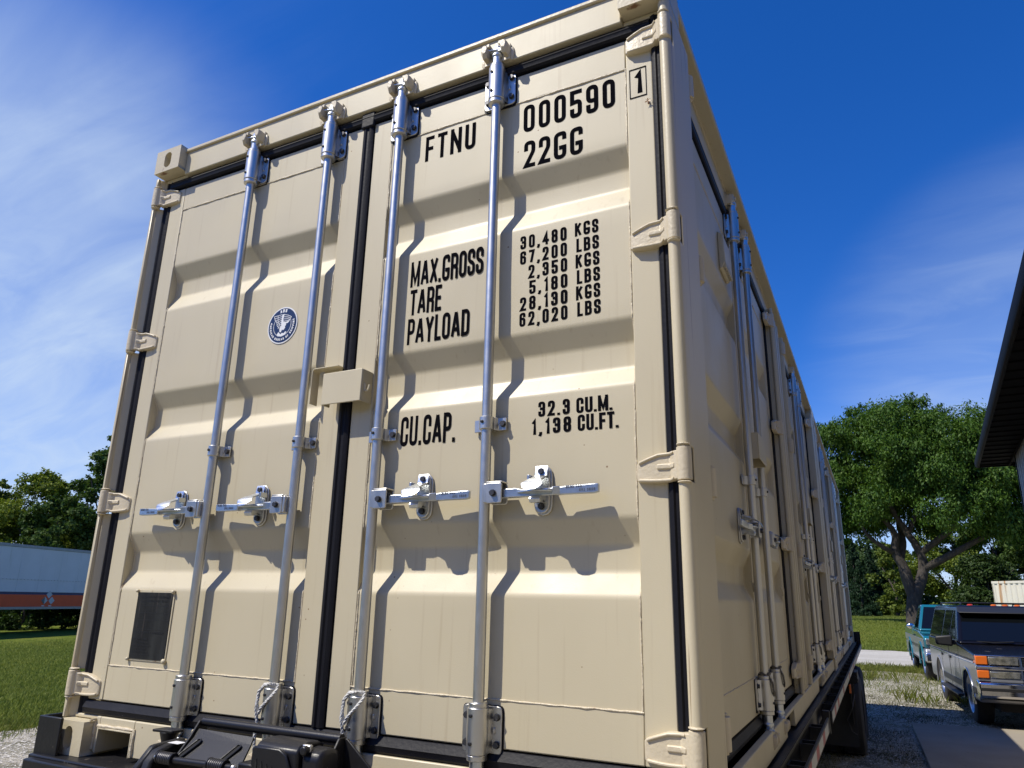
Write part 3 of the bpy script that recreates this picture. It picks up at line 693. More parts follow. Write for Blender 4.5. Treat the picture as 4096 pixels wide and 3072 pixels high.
for s in (0, 1):
    X = (lambda x: x) if s == 0 else (lambda x: WX-x)
    mb = MB()
    bead(mb, [(X(.184), .043, .091), (X(.386), .043, .092), (X(.386), .043, .004)], .0065); bead(mb, [(X(.165), .02, .111), (X(.165), .044, .112), (X(.165), .044, .01)], .006)
    mb.build('weld_bead', m_weld, box1, sharp=80)
    mb = MB(); a, b = sorted((X(.1885), X(.3825)))
    mb.box(a, a+.006, .036, .5, .0, .087); mb.box(b-.006, b, .036, .5, .0, .087); mb.box(a+.006, b-.006, .036, .5, .081, .087); mb.build('fork_pocket', m_paint, box1, .0015, 1)
    mb = MB(); mb.box(a+.007, b-.007, .49, .496, 0, .08); mb.build('pocket_back', m_dark, box1)
# side top rails, bottom rails (right side has door openings), roof, left wall, floor, far end
for x0, x1 in ((2.378, WX), (0, .06)):
    mb = MB(); mb.box(x0, x1, .179, LY-.179, 2.548, 2.580)
    xa, xb = (2.362, 2.3805) if x0 > 1 else (.0575, .076)
    mb.box(xa, xb, .125, LY-.125, 2.452, 2.5475); mb.build('top_rail', m_paint, box1, .004, 2)
mb = MB(); bead(mb, [(2.3815, .32, 2.546), (2.3815, LY-.32, 2.546)], .005); mb.build('weld_bead', m_weld, box1, sharp=80)
mb = MB(); mb.box(.061, 2.377, .126, LY-.126, 2.566, 2.574); mb.build('roof', m_paint, box1)
mb = MB()
for a, b in ((.179, 1.83), (2.19, 3.87), (4.23, LY-.179)): mb.box(2.395, 2.423, a, b, .0, .094)
for a, b in ((1.8305, 2.1895), (3.8705, 4.2295)): mb.box(2.395, 2.423, a, b, .078, .094)
mb.build('bottom_rail', m_paint, box1, .003, 1)
for a in (1.83, 3.87):
    mb = MB(); mb.box(1.9, 1.905, a, a+.36, 0, .078); mb.build('pocket_back', m_dark, box1)
mb = MB(); mb.box(.03, .06, .179, LY-.179, 0, .15); mb.build('bottom_rail', m_paint, box1, .003, 1)
mb = MB(); prof = []
y = .30; k = 0
while y < LY-.33:
    prof += [(.004, y), (.004, y+.07), (.040, y+.138), (.040, y+.208)]; y += .276
mb.prism(prof+[(.046, y-.068), (.046, .30)], 'z', .15, 2.55); mb.build('side_wall', m_paint, box1)
mb = MB(); mb.box(.06, 2.37, .13, LY-.13, .10, .128); mb.build('floor', m_dark, box1)
mb = MB(); mb.box(.04, 2.36, LY-.125, LY-.05, .10, 2.566); mb.build('end_wall', m_paint, box1)

# ---- side doors (four leaves in two pairs) with a broad post in the middle
SZ = dict(zg=.142, bottom=.287)
for u0, u1, rod, dd, mirror in ((.335, 1.568, 1.395, -1, 0), (1.600, 2.690, 1.775, 1, 0), (LY-2.690, LY-1.600, LY-1.775, -1, 1), (LY-1.568, LY-.335, LY-1.395, 1, 1)):
    sd = door_leaf(box1, SIDE, u0, u1, u0+.075, u1-.075, **SZ)
    gasket(sd, u0, u1, .097, .141, False); gasket(sd, u0, u1, 2.402, 2.448, False)
    outer_left = u0 < 1 or (3 < u0 < 4)
    if outer_left: gasket(sd, u0-.040, u0-.0005, .097, 2.448); gasket(sd, u1+.0005, u1+.031, .097, 2.448)
    else: gasket(sd, u1+.0005, u1+.040, .097, 2.448)
    lock_gear(sd, rod, dd)
    for t in (0, 1): k = inst('cam_keeper', KEEP[t], box1); k.matrix_local = SIDE @ Matrix.Translation((rod, .018 if t else .0, -.01 if t == 0 else 0))
    for z in HINGE_Z:
        if u0 < 1: inst('hinge', HNG[(1, False)], sd, (.345, .006, z-.005), .003, 2)
        elif u0 < 2: inst('hinge', HNG[(-1, True)], sd, (2.735, .016, z-.005), .003, 2)
        elif u0 < 4: inst('hinge', HNG[(1, False)], sd, (LY-2.735, .010, z-.005), .003, 2)
        else: inst('hinge', HNG[(-1, True)], sd, (LY-.345, .012, z-.005), .003, 2)
    # lashing hook, vent
    hu = u1-.16 if u0 < 1 or 3 < u0 < 4 else u1-.18
    mb = MB(); mb.tube([(hu, PW-.004, .675), (hu, PW-.012, .655)]+[(hu+.016-.016*math.cos(a), PW-.014, .652-.020*math.sin(a)) for a in np.linspace(.2, PI, 9)]+[(hu+.033, PW-.014, .668)], .0048, 8); mb.build('lashing_hook', m_paint, sd)
    if u0 < 1 or u0 > 4:
        vu = 1.235 if u0 < 1 else LY-1.235
        mb = MB(); mb.prism([(PW-.001, 2.215), (.040, 2.195), (.036, 2.06), (.050, 2.03), (PW-.001, 2.025)], 'x', vu-.09, vu+.09); mb.build('vent_cover', m_paint, sd, .004, 2)
        for k in range(7):
            mb = MB(); q = vu-.075+k*.025; mb.box(q-.006, q+.006, .034, .045, 2.032, 2.062); mb.build('vent_slat', m_paint, sd, .002, 1)
for o0 in (0, LY-2*1.584):
    u = 1.584+o0
    mb = MB(); mb.box(u-.085, u+.16, -.004, .001, 1.222, 1.345); mb.box(u+.155, u+.16, .001, .062, 1.222, 1.345); mb.box(u-.085, u+.155, .001, .062, 1.340, 1.345); mb.box(u-.085, u-.08, .001, .062, 1.222, 1.34)
    o = mb.build('side_lock_box', m_paint, box1, .003, 2); o.matrix_local = SIDE
mb = MB(); c = LY/2
mb.box(2.736, 2.750, .012, .12, .095, 2.45); mb.box(LY-2.750, LY-2.736, .012, .12, .095, 2.45); mb.box(2.7505, LY-2.7505, .030, .037, .095, 2.45)
for s in (-1, 1): mb.prism([(c+s*.10, .030), (c+s*.085, .012), (c+s*.035, .012), (c+s*.02, .030)], 'z', .095, 2.45)
o = mb.build('centre_post', m_paint, box1, .003, 1); o.matrix_local = SIDE
for s in (2.735, LY-2.735):
    cuts = [.097]+[q for z in sorted(HINGE_Z) for q in (z-.054, z+.044)]+[2.448]
    mb = MB()
    for a, b in zip(cuts[::2], cuts[1::2]): mb.lathe([(.013, a), (.013, b)], (s, .014, 0), n=14)
    o = mb.build('pin_pipe', m_paint, box1); o.matrix_local = SIDE
box2 = copy_tree(box1); box2.location = (0, 6.098, 0)
for ch in list(box2.children_recursive):
    if ch.name.split('.')[0] in ('lettering', 'lettering_box', 'sticker', 'sticker_field', 'sticker_print'): bpy.data.objects.remove(ch)
box2['label'] = 'tan shipping container farther along the trailer behind the one with FTNU lettering'

# ================================================================== FLATBED TRAILER UNDER THE CONTAINERS
fb = thing('flatbed_trailer', 'black flatbed trailer with winch and striped side rail under both tan containers', 'flatbed trailer', (0, 0, 0))
DZ = -.013
mb = MB(); mb.box(-.06, 2.46, -.05, 12.45, DZ-.10, DZ); mb.build('deck', m_black, fb, .006, 2)
mb = MB(); mb.box(-.03, 2.47, -.085, -.0505, DZ-.17, DZ-.008); mb.build('end_beam', m_black, fb, .006, 2)
for x in (.62, 1.68):
    mb = MB(); mb.box(x, x+.14, -.04, 12.4, DZ-.50, DZ-.1005); mb.build('frame_rail', m_black, fb, .006, 1)
mb = MB(); mb.box(2.455, 2.463, .18, 12.45, DZ-.0, DZ+.012); mb.build('deck_flange', m_black, fb, .002, 1)
for sx in (1, -1):
    X = (lambda x: x) if sx > 0 else (lambda x: WX-x)
    segs = ((.30, 2.86), (3.16, 12.45))
    for a, b in segs:
        mb = MB(); x0, x1 = sorted((X(2.522), X(2.534))); mb.box(x0, x1, a, b, -.108, -.034); mb.build('rub_rail', m_black, fb, .002, 1)
        y = a+.02; k = 0
        while y < b-.25 and sx > 0:
            w = .27 if k % 2 == 0 else .15
            mb = MB(); mb.box(2.5341, 2.5352, y, min(y+w, b-.01), -.098, -.044)
            red = (k % 2 == 1) and (y < 4.2 or k % 6 == 1)
            mb.build('reflective_tape', m_red_tape if red else m_white_tape, fb); y += w+(.004 if y < 4.2 else .02); k += 1
    y = .36; n = 0
    while y < 12.4:
        if not 2.84 < y < 3.15:
            mb = MB(); x0, x1 = sorted((X(2.461), X(2.5215))); mb.box(x0, x1, y, y+.012, -.115, -.032); mb.box(x0, x1, y+.10, y+.112, -.115, -.032); mb.box(x0, x0+.004, y+.012, y+.10, -.115, -.032); mb.build('stake_pocket', m_black, fb)
        y += .52
mb = MB(); mb.box(2.480, 2.5215, 3.10, 3.155, -.16, -.03); mb.build('rail_bracket', m_black, fb, .003, 1)
# corner guide that boxes in the near left casting, and the one at the far right
mb = MB(); mb.prism([(-.058, -.034), (.076, -.034), (.076, -.022), (-.046, -.022), (-.046, .20), (-.058, .20)], 'z', -.42, .117); mb.build('corner_guide', m_black, fb, .003, 2)
mb = MB(); mb.prism([(2.465, 12.38), (2.50, 12.38), (2.50, 12.45), (2.465, 12.45)], 'z', -.1, .13); mb.build('corner_guide', m_black, fb, .003, 1)
mb = MB(); mb.box(2.18, 2.53, 12.46, 12.49, -.05, .16); mb.build('headboard', m_black, fb, .004, 1)
# side winch box below the rail, marker lamp, mud flap, tandem wheels
mb = MB(); mb.box(2.47, 2.57, 7.32, 7.72, -.235, -.12); mb.lathe([(.045, -.05), (.045, .36)], (2.53, 7.36, -.2), 'y', 14); mb.build('strap_winch', m_black, fb, .004, 1)
mb = MB(); mb.box(2.452, 2.474, 7.86, 7.93, -.40, -.30); mb.build('marker_lamp', m_amber, fb, .006, 2)
mb = MB(); mb.box(1.87, 2.50, 8.02, 8.035, -1.0, -.18); mb.build('mud_flap', m_tyre, fb, .004, 1)
mb = MB(); mb.tube([(2.50, 8.0, -.42), (2.47, 7.9, -.55), (2.40, 7.95, -.70), (2.44, 8.0, -.83), (2.49, 8.01, -.86)], .006, 6); mb.build('cable', m_bolt, fb)
mb = MB(); mb.box(2.452, 2.468, 7.95, 8.02, -.75, -.12); mb.build('flap_bracket', m_black, fb, .003, 1)
def wheel_mesh(r, w, n=28):
    a = MB(); a.lathe([(r*.60, -w*.5), (r*.86, -w*.5), (r*.97, -w*.42), (r, -w*.30), (r, w*.30), (r*.97, w*.42), (r*.86, w*.5), (r*.60, w*.5), (r*.56, 0)], axis='x', n=n, cap=False)
    for k in range(n):                              # tread blocks
        t = 2*PI*k/n; c, s = math.cos(t), math.sin(t)
        for q in (-.26, .08):
            p = [(q*w, (r+.006)*math.cos(t+d), (r+.006)*math.sin(t+d)) for d in (-.055, .055)]; p2 = [((q+.20)*w, (r+.006)*math.cos(t+d), (r+.006)*math.sin(t+d)) for d in (-.055, .055)]
            i_ = [(x, y*.97, z*.97) for x, y, z in (p[0], p[1], p2[1], p2[0])]
            a.rings([i_, [p[0], p[1], p2[1], p2[0]]])
    return a.mesh('wheel', m_tyre, 40)
def rim_mesh(r, w, m, holes=8):
    a = MB(); a.lathe([(r*.62, -w*.46), (r*.60, -w*.50), (r*.55, -w*.44), (r*.50, -w*.15), (r*.30, -w*.26), (r*.26, -w*.38), (r*.10, -w*.40), (0.001, -w*.40)], axis='x', n=24, cap=False)
    a.lathe([(r*.62, w*.46), (r*.5, w*.1), (.001, w*.05)], axis='x', n=24, cap=False)
    for k in range(holes):
        t = 2*PI*k/holes; a.blob((-w*.21, r*.40*math.cos(t), r*.40*math.sin(t)), (.02, r*.055, r*.055), 8, 5)
    return a.mesh('rim', m, 40)
TW_, TR_ = wheel_mesh(.48, .28), rim_mesh(.48, .28, m_black)
for y in (8.75, 10.0):
    for x in (-.02, .30, 2.13, 2.42): 
        w = inst('wheel', TW_, fb, (x-.0, y, -.72)); inst('rim', TR_, w)
    mb = MB(); mb.lathe([(.06, .0), (.06, 2.4)], (0, y, -.72), 'x', 12); mb.build('axle', m_black, fb)
for x in (.70, 1.70):
    mb = MB(); mb.box(x-.03, x+.07, 8.3, 10.5, -.66, -.50); mb.build('suspension', m_black, fb, .01, 1)
    mb = MB(); mb.box(x-.06, x+.06, .40, .52, -1.19, -.5); mb.box(x-.13, x+.13, .34, .58, -1.2, -1.18); mb.build('support_leg', m_black, fb, .004, 1)
# ---- winch at the near end
winch = bpy.data.objects.new('winch', None); COL.objects.link(winch); winch.parent = fb
def wpart(mb, name, m, bev=.003, sharp=35): return mb.build(name, m, winch, bev, 2, sharp)
mb = MB(); mb.tube([(.985, -.18, .203), (1.510, -.18, .203)], .0135, 14); wpart(mb, 'guard_pipe', m_black2, 0)
for x in (.976, 1.508):
    mb = MB(); mb.prism([(-.166, .208), (-.195, .208), (-.225, .165), (-.31, .07), (-.31, -.10), (-.16, -.10)], 'x', x, x+.008); wpart(mb, 'guard_bracket', m_black, .002)
mb = MB(); mb.prism([(1.516, .205), (1.524, .205), (1.66, .10), (1.70, .0), (1.516, .0)], 'y', -.176, -.168); wpart(mb, 'side_gusset', m_black, .002)
def lerp3(a, b, t): return tuple(a[i]+(b[i]-a[i])*t for i in range(3))
T0, T1, B0, B1, C0, C1 = (.983, -.200, .186), (1.209, -.200, .183), (.989, -.215, .166), (1.216, -.215, .166), (.985, -.275, .108), (1.240, -.275, .112)
mb = MB(); off = (0, .004, -.004)
for a, b, c, d in ((T0, T1, B1, B0), (B0, B1, C1, C0)):
    top = [a, b, c, d]; bot = [(p[0], p[1]+.004, p[2]-.004) for p in top]; mb.rings([bot, top])
wpart(mb, 'slotted_plate', m_black2, 0)
for (a, b) in (((1.026, -.229, .157), (1.000, -.262, .124)), ((1.185, -.229, .157), (1.160, -.262, .124))):
    a, b = Vector(a), Vector(b); d = (b-a).normalized(); nrm = Vector((0, -.70, .71)); s = d.cross(nrm).normalized(); r = .0085
    ring = [tuple(a+nrm*.0025+r*(math.cos(t)*s-math.sin(t)*d)) for t in np.linspace(0, PI, 8)]+[tuple(b+nrm*.0025-r*(math.cos(t)*s-math.sin(t)*d)) for t in np.linspace(0, PI, 8)]
    mb = MB(); mb.tube(ring+[ring[0]], .0022, 6); wpart(mb, 'slot_rim', m_black2, 0)
    mb = MB(); mb.poly([tuple(Vector(p)-nrm*.0012) for p in ring], [tuple(range(len(ring)))]); wpart(mb, 'slot', m_dark, 0)
mb = MB(); mb.tube([(.945, -.30, .118), (1.243, -.30, .1245)], .0095, 14); wpart(mb, 'tension_bar', m_black2, 0)
for x0, x1 in ((.962, 1.010), (1.163, 1.213)):
    n = 7; pts = [(x0+(x1-x0)*k/(n*12), -.30+.0145*math.cos(2*PI*k/12), .121+(x0-.96)*.018+.0145*math.sin(2*PI*k/12)) for k in range(n*12+1)]
    mb = MB(); mb.tube(pts, .0026, 6); wpart(mb, 'spring', m_bolt, 0)
    for xx in (x0-.004, x1+.004):
        mb = MB(); mb.lathe([(.0175, -.003), (.0175, .003)], (xx, -.30, .121+(x0-.96)*.018), 'x', 18); wpart(mb, 'spring_washer', m_black2, .001)
for x in (.945, 1.247):
    mb = MB(); mb.blob((x, -.30, .1195+(x-.95)*.018), (.010, .0085, .0085), 10, 7); wpart(mb, 'end_nut', m_zinc, 0)
mb = MB(); mb.prism([(-.19, .148), (-.25, .146), (-.29, .135), (-.315, .108), (-.335, .05), (-.33, -.08), (-.16, -.08)], 'x', .905, .940)
mb.prism([(-.17, .150), (-.28, .144), (-.33, .09), (-.34, .03), (-.17, .03)], 'x', .880, .906); wpart(mb, 'side_arm', m_black, .008)
mb = MB(); mb.prism([(.915, .1465), (.960, .1465), (.960, .1475), (.915, .1475)], 'y', -.245, -.215); wpart(mb, 'rating_label', m_white, 0)
# gear housing: domed top, louvred front, square drive knob on the right
def dome(y0, y1, x0, x1, zb, zt, chs=.022):
    return [(x0, zb), (x1, zb), (x1, zt-chs*1.4), (x1-chs*1.2, zt-.004), (x1-chs*2.6, zt), (x0+chs*1.8, zt), (x0+chs*.6, zt-.006), (x0, zt-chs)]
mb = MB(); mb.prism([(-.20, .02), (-.20, .192), (-.225, .203), (-.262, .205), (-.292, .198), (-.305, .186), (-.305, .02)], 'x', 1.322, 1.470); wpart(mb, 'gear_housing', m_black2, .007)
mb = MB(); mb.prism([(-.21, .02), (-.21, .184), (-.24, .194), (-.275, .192), (-.293, .176), (-.293, .02)], 'x', 1.470, 1.535); wpart(mb, 'motor_cap', m_black2, .014)
mb = MB(); mb.prism([(1.322, .02), (1.322, .184), (1.330, .190), (1.416, .190), (1.440, .178), (1.462, .136), (1.472, .02)], 'y', -.315, -.3055); wpart(mb, 'front_cover', m_black2, .0035)
for k in range(6):
    mb = MB(); x = 1.338+k*.0185; mb.prism([(x, .02), (x+.006, .02), (x+.0068, .150-.004*k), (x+.004, .160-.004*k), (x+.0008, .150-.004*k)], 'y', -.3165, -.3135); wpart(mb, 'louvre', m_dark, 0)
mb = MB(); mb.prism([(1.463, .168), (1.492, .168), (1.492, .202), (1.463, .202)], 'y', -.283, -.270); wpart(mb, 'knob_base', m_zinc, .004)
mb = MB(); mb.lathe([(.0085, -.020), (.0115, -.017), (.0115, -.004), (.008, 0)], (1.484, -.283, .190), 'y', 14); wpart(mb, 'drive_knob', m_black2, .001)
mb = MB(); mb.box(1.24, 1.318, -.28, -.19, .03, .135); wpart(mb, 'drum_housing', m_black, .006)
mb = MB(); mb.tube([(1.25, -.235, .140), (1.30, -.24, .155), (1.322, -.24, .150)], .006, 8); wpart(mb, 'rusty_link', mat('rusty_steel', (.16, .07, .03), .8, var=(.08, .035, .02), vscale=40), 0)
mb = MB(); mb.box(.86, 1.60, -.33, -.087, -.14, .018); wpart(mb, 'mount_plate', m_black, .004)
mb = MB(); mb.lathe([(.021, .0), (.021, .10), (.026, .118), (.029, .128), (.028, .130)], (.803, -.15, .025), 'z', 18); mb.prism(fillet([(.757, -.182), (.842, -.172), (.846, -.128), (.762, -.128)], .01, 3, True), 'z', .1545, .1615)
mb.build('rope_cleat', m_black, fb, .0025, 2)
mb = MB(); mb.box(.775, .835, -.178, -.1215, -.10, .026); mb.build('cleat_post', m_black, fb, .004, 1)

# ================================================================== ROPES TIED ROUND THE LOCK RODS
def braid(name, label, path, r, m, group):
    P = [Vector(p) for p in path]; D = []
    for a, b in zip(P, P[1:]):
        k = max(1, int((b-a).length/.004)); D += [a.lerp(b, i/k) for i in range(k)]
    D.append(P[-1]); mb = MB()
    for s in range(3):
        pts = []
        for i, p in enumerate(D):
            t = (D[min(i+1, len(D)-1)]-D[max(i-1, 0)]).normalized(); u = t.orthogonal().normalized(); w = t.cross(u)
            a = i*.75+s*2*PI/3; pts.append(p+(math.cos(a)*u+math.sin(a)*w)*r*.55)
        mb.tube(pts, r*.62, 5)
    o = mb.mesh(name, m, 60); o = inst(name, o); return tag(o, label, 'rope', group)
def rope_path(u, w0=RW, z=.300, side=-1, drop=.12):
    ring = [(u+.021*math.cos(a), w0-.021*math.sin(a), z+.004*math.sin(a*2)) for a in np.linspace(-.3, 2*PI-.6, 22)]
    fall = [(u+.030, w0-.012, z-.012), (u+.018, w0-.034, z-.040), (u-.004, w0-.038, z-.062), (u-.022, w0-.030, z-.082), (u-.030, w0-.024, z-.092)]
    loop = [(u-.030, w0-.022, z-.030), (u-.024, w0-.010, z-.004)]
    return ring, fall, loop
for u, lab in ((RODS[1], 'white braided rope looped on the lock rod just left of the centre seal'), (RODS[2], 'white braided rope looped on the lock rod just right of the centre seal')):
    ring, fall, loop = rope_path(u)
    tail = [(u-.032, .004, .18), (u-.036, .004, .14), (u-.034, .006, .09), (u-.030, .008, .06)]
    braid('rope', lab, [(u-.024, .016, .296), (u-.034, .002, .27), (u-.035, -.002, .235), (u-.030, .006, .208)]+tail[:0]+[(u-.026, .0, .206), (u-.010, -.006, .228), (u+.014, -.003, .252), (u+.030, .012, .278), (u+.026, .022, .295), (u+.004, .0, .297), (u-.020, .010, .294)]+[(u-.034, .0, .272), (u-.037, -.002, .22)]+tail, .0048, m_rope, 'ropes on the door rods')
k = 0
for oy, who in ((0, 'nearer tan container'), (6.098, 'farther tan container')):
    for y, pos in ((1.395, 'first'), (1.775, 'second'), (LY-1.775, 'third'), (LY-1.395, 'fourth')):
        x = 2.40; u = y+oy
        pts = [(x-.022*math.sin(a), u-.022*math.cos(a), .302+.005*math.sin(3*a)) for a in np.linspace(0, 2*PI, 20)]+[(x+.020, u-.014, .296), (x+.032, u-.020, .27), (x+.034, u-.012, .235), (x+.030, u+.002, .22)]
        braid('rope', 'grey weathered rope low on the %s side rod of the %s' % (pos, who), pts, .0042, m_rope_dark, 'ropes on the door rods')
# small wasp resting on the frame below the boxed 1
wasp = thing('wasp', 'tiny brown wasp sitting on the tan door frame below the boxed 1', 'wasp', (2.352, .060, 2.130))
mb = MB(); mb.blob((0, -.003, 0), (.0028, .0028, .0045), 8, 6); mb.blob((.001, -.003, -.009), (.003, .003, .006), 8, 6); mb.blob((-.001, -.003, .006), (.0022, .0022, .0022), 8, 6); mb.build('body', mat('wasp_brown', (.20, .09, .02), .5), wasp)
mb = MB()
for s in (-1, 1): mb.poly([(0, -.005, 0), (s*.009, -.007, -.004), (s*.010, -.007, -.009), (s*.003, -.006, -.007)], [(0, 1, 2, 3)]); mb.tube([(0, -.003, .001), (s*.006, -.005, .004), (s*.008, 0, .007)], .0005, 4)
mb.build('wing', mat('wasp_wing', (.35, .22, .10), .3), wasp)

# ================================================================== BUILDING WITH THE DARK EAVE ON THE RIGHT
m_siding = mat('tan_metal_siding', (.46, .43, .36), .5, var=(.41, .38, .32), vscale=2, vmix=.6, bump=.1, bscale=60, bdist=.003)
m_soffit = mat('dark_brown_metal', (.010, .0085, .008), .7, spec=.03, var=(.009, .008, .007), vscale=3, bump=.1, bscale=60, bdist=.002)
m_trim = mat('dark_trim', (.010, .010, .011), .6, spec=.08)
bd = thing('metal_building', 'tan ribbed metal building with dark brown soffit and eave at the right edge', 'building', (4.44, 11.12, -1.2), -math.atan2(.52, 7.86))
EH = 3.93; OV = .46; DEEP = 9.; LEN = 24.
# local frame: +Y away from the camera, origin under the far eave corner, building lies toward -Y
def wave(y0, y1, pitch, lo, hi):
    pts = []; y = y0
    while y < y1-pitch*.5:
        pts += [(lo, y), (lo, y+pitch*.62), (hi, y+pitch*.70), (hi, y+pitch*.92)]; y += pitch
    return pts+[(lo, y1)]
wy = -.80
for k in range(26):
    y1 = wy-.06-k*.915; y0 = y1-.913
    mb = MB(); mb.prism(wave(y0, y1, .2283, OV+.02, OV-.004)+[(OV+.04, y1), (OV+.04, y0)], 'z', .05, EH+.16); mb.build('siding_panel', m_siding, bd)
mb = MB(); mb.box(OV-.012, OV+.06, wy-.06, wy+.012, .0, EH+.16); mb.build('corner_trim', m_trim, bd, .004, 1)
mb = MB(); mb.box(OV+.061, DEEP, wy-.05, wy, .0, EH+.16); mb.build('gable_wall', m_siding, bd)
mb = MB(); mb.box(DEEP-.1, DEEP, wy-LEN, wy-.06, 0, EH+.16); mb.build('back_wall', m_siding, bd)
mb = MB(); mb.box(OV+.05, DEEP-.1, wy-LEN, wy-LEN+.1, 0, EH+.16); mb.build('gable_wall', m_siding, bd)
for k in range(80):                                # soffit boards, each with a raised lap
    y1 = -.03-k*.305; y0 = y1-.303
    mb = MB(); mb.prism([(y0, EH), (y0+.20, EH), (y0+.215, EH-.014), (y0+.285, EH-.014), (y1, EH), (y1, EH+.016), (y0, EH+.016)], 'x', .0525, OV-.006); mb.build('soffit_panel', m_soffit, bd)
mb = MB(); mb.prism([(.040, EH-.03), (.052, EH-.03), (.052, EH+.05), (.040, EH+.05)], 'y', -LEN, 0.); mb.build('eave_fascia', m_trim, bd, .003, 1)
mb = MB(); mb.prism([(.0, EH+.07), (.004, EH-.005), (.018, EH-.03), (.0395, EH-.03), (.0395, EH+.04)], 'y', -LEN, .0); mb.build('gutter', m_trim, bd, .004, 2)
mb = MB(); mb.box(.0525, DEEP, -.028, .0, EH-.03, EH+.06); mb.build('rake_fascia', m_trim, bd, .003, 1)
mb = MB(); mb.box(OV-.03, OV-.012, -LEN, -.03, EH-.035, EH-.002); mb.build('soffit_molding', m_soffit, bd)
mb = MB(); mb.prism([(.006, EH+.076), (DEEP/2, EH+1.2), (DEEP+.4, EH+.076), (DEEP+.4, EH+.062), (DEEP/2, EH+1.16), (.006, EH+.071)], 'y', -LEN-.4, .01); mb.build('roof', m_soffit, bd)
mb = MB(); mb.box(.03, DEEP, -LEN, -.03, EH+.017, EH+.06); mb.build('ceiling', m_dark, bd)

# ================================================================== VEHICLES
m_blackpaint = mat('black_car_paint', (.004, .004, .007), .16, spec=.28, var=(.007, .007, .010), vscale=2.)
m_hoodpaint = mat('faded_black_paint', (.005, .005, .007), .22, spec=.25, dirt=(.14, .135, .135), dscale=3.2, dlo=.645, dhi=.69, damt=.6)
m_silver = mat('silver_car_paint', (.27, .28, .31), .34, .4, coat=.3, var=(.23, .24, .265), vscale=3)
m_teal = mat('teal_car_paint', (.010, .145, .19), .2, .2, coat=.9, var=(.012, .16, .21), vscale=2)
m_chrome = mat('chrome', (.70, .70, .72), .10, 1.)
m_glass = mat('dark_car_glass', (.004, .005, .006), .04, spec=.5)
m_lens = mat('clear_headlight', (.55, .53, .46), .16, .7, coat=1., var=(.20, .20, .17), vscale=14, vmix=1.)
m_trimb = mat('black_trim', (.016, .016, .017), .5)
m_seat = mat('grey_upholstery', (.10, .10, .11), .8)
def arc_pts(cy, cz, r, a0, a1, n=14): return [(cy+r*math.cos(t), cz+r*math.sin(t)) for t in np.linspace(a0, a1, n)]
def veh_wheels(root, hw, axles, r, w, rim_m):
    wm, rm = wheel_mesh(r, w), rim_mesh(r, w, rim_m, 6)
    for y in axles:
        for s in (-1, 1):
            o = inst('wheel', wm, root, (s*(hw-w*.5-.015), y, r)); q = inst('rim', rm, o)
            if s > 0: o.rotation_euler = (0, 0, PI)
def side_profile(L, f, rr, r, z0, z1, nose=.05):
    top = [(L, z1), (nose, z1)]
    bot = [(0, z1-.12), (.0, z0+.05), (.06, z0)]
    a1 = arc_pts(f, r-.02, r+.085, PI, 0, 14); a2 = arc_pts(rr, r-.02, r+.085, PI, 0, 14)
    cut = lambda A: [(y, max(z, z0)) for y, z in A]
    return top+bot+cut(a1)+cut(a2)+[(L-.05, z0), (L, z0+.08)]
def slab_x(root, name, pts, hw, m, bev=.03, seg=3, sharp=32):
    mb = MB(); mb.prism(pts, 'x', -hw, hw); return mb.build(name, m, root, bev, seg, sharp)
# ---- the black and silver SUV
suv = thing('suv', 'black over silver four door SUV with chrome grille and roof rack parked beyond the slab', 'SUV', (5.075, 11.75, -1.19), math.radians(3.5))
L, HW, r, fa, ra = 5.25, .965, .375, .93, 4.02
body = slab_x(suv, 'lower_body', side_profile(L, fa, ra, r, .40, .985), HW, m_silver, .045)
slab_x(suv, 'upper_body', [(.07, .9855), (.03, 1.03), (.09, 1.10), (.9, 1.155), (1.50, 1.185), (1.6, 1.20), (L-.02, 1.20), (L, 1.10), (L, .9855)], HW-.004, m_hoodpaint, .05, 4)
for s in (-1, 1):
    mb = MB(); mb.box(*sorted((s*(HW-.002), s*(HW+.010))), 1.42, 3.50, .50, .60); mb.box(*sorted((s*(HW-.002), s*(HW+.010))), .18, .48, .50, .60); mb.build('side_molding', m_trimb, suv, .006, 2)
    mb = MB(); mb.box(*sorted((s*(HW+.001), s*(HW+.008))), .15, L-.1, .962, .975); mb.build('pinstripe', m_chrome, suv)
    for y in (fa, ra):
        o, i_ = arc_pts(y, r-.02, r+.125, -.05, PI+.05, 18), arc_pts(y, r-.02, r+.083, -.05, PI+.05, 18)
        mb = MB(); mb.prism(o+i_[::-1], 'x', *sorted((s*(HW-.01), s*(HW+.014)))); mb.build('arch_molding', m_chrome if y == fa else m_silver, suv, .006, 2)
    mb = MB(); mb.box(*sorted((s*(HW-.12), s*(HW+.09))), 1.45, 3.45, .345, .385); mb.build('running_board', m_trimb, suv, .01, 2)
    for y0, y1 in ((1.52, 2.55), (2.57, 3.50)):
        for yy in (y0, y1):
            mb = MB(); mb.box(*sorted((s*(HW+.0005), s*(HW+.0025))), yy-.004, yy+.004, .46, 1.18); mb.build('door_gap', m_dark, suv)
        mb = MB(); mb.box(*sorted((s*(HW+.001), s*(HW+.022))), y1-.20, y1-.06, .90, .945); mb.build('door_handle', m_trimb, suv, .006, 2)
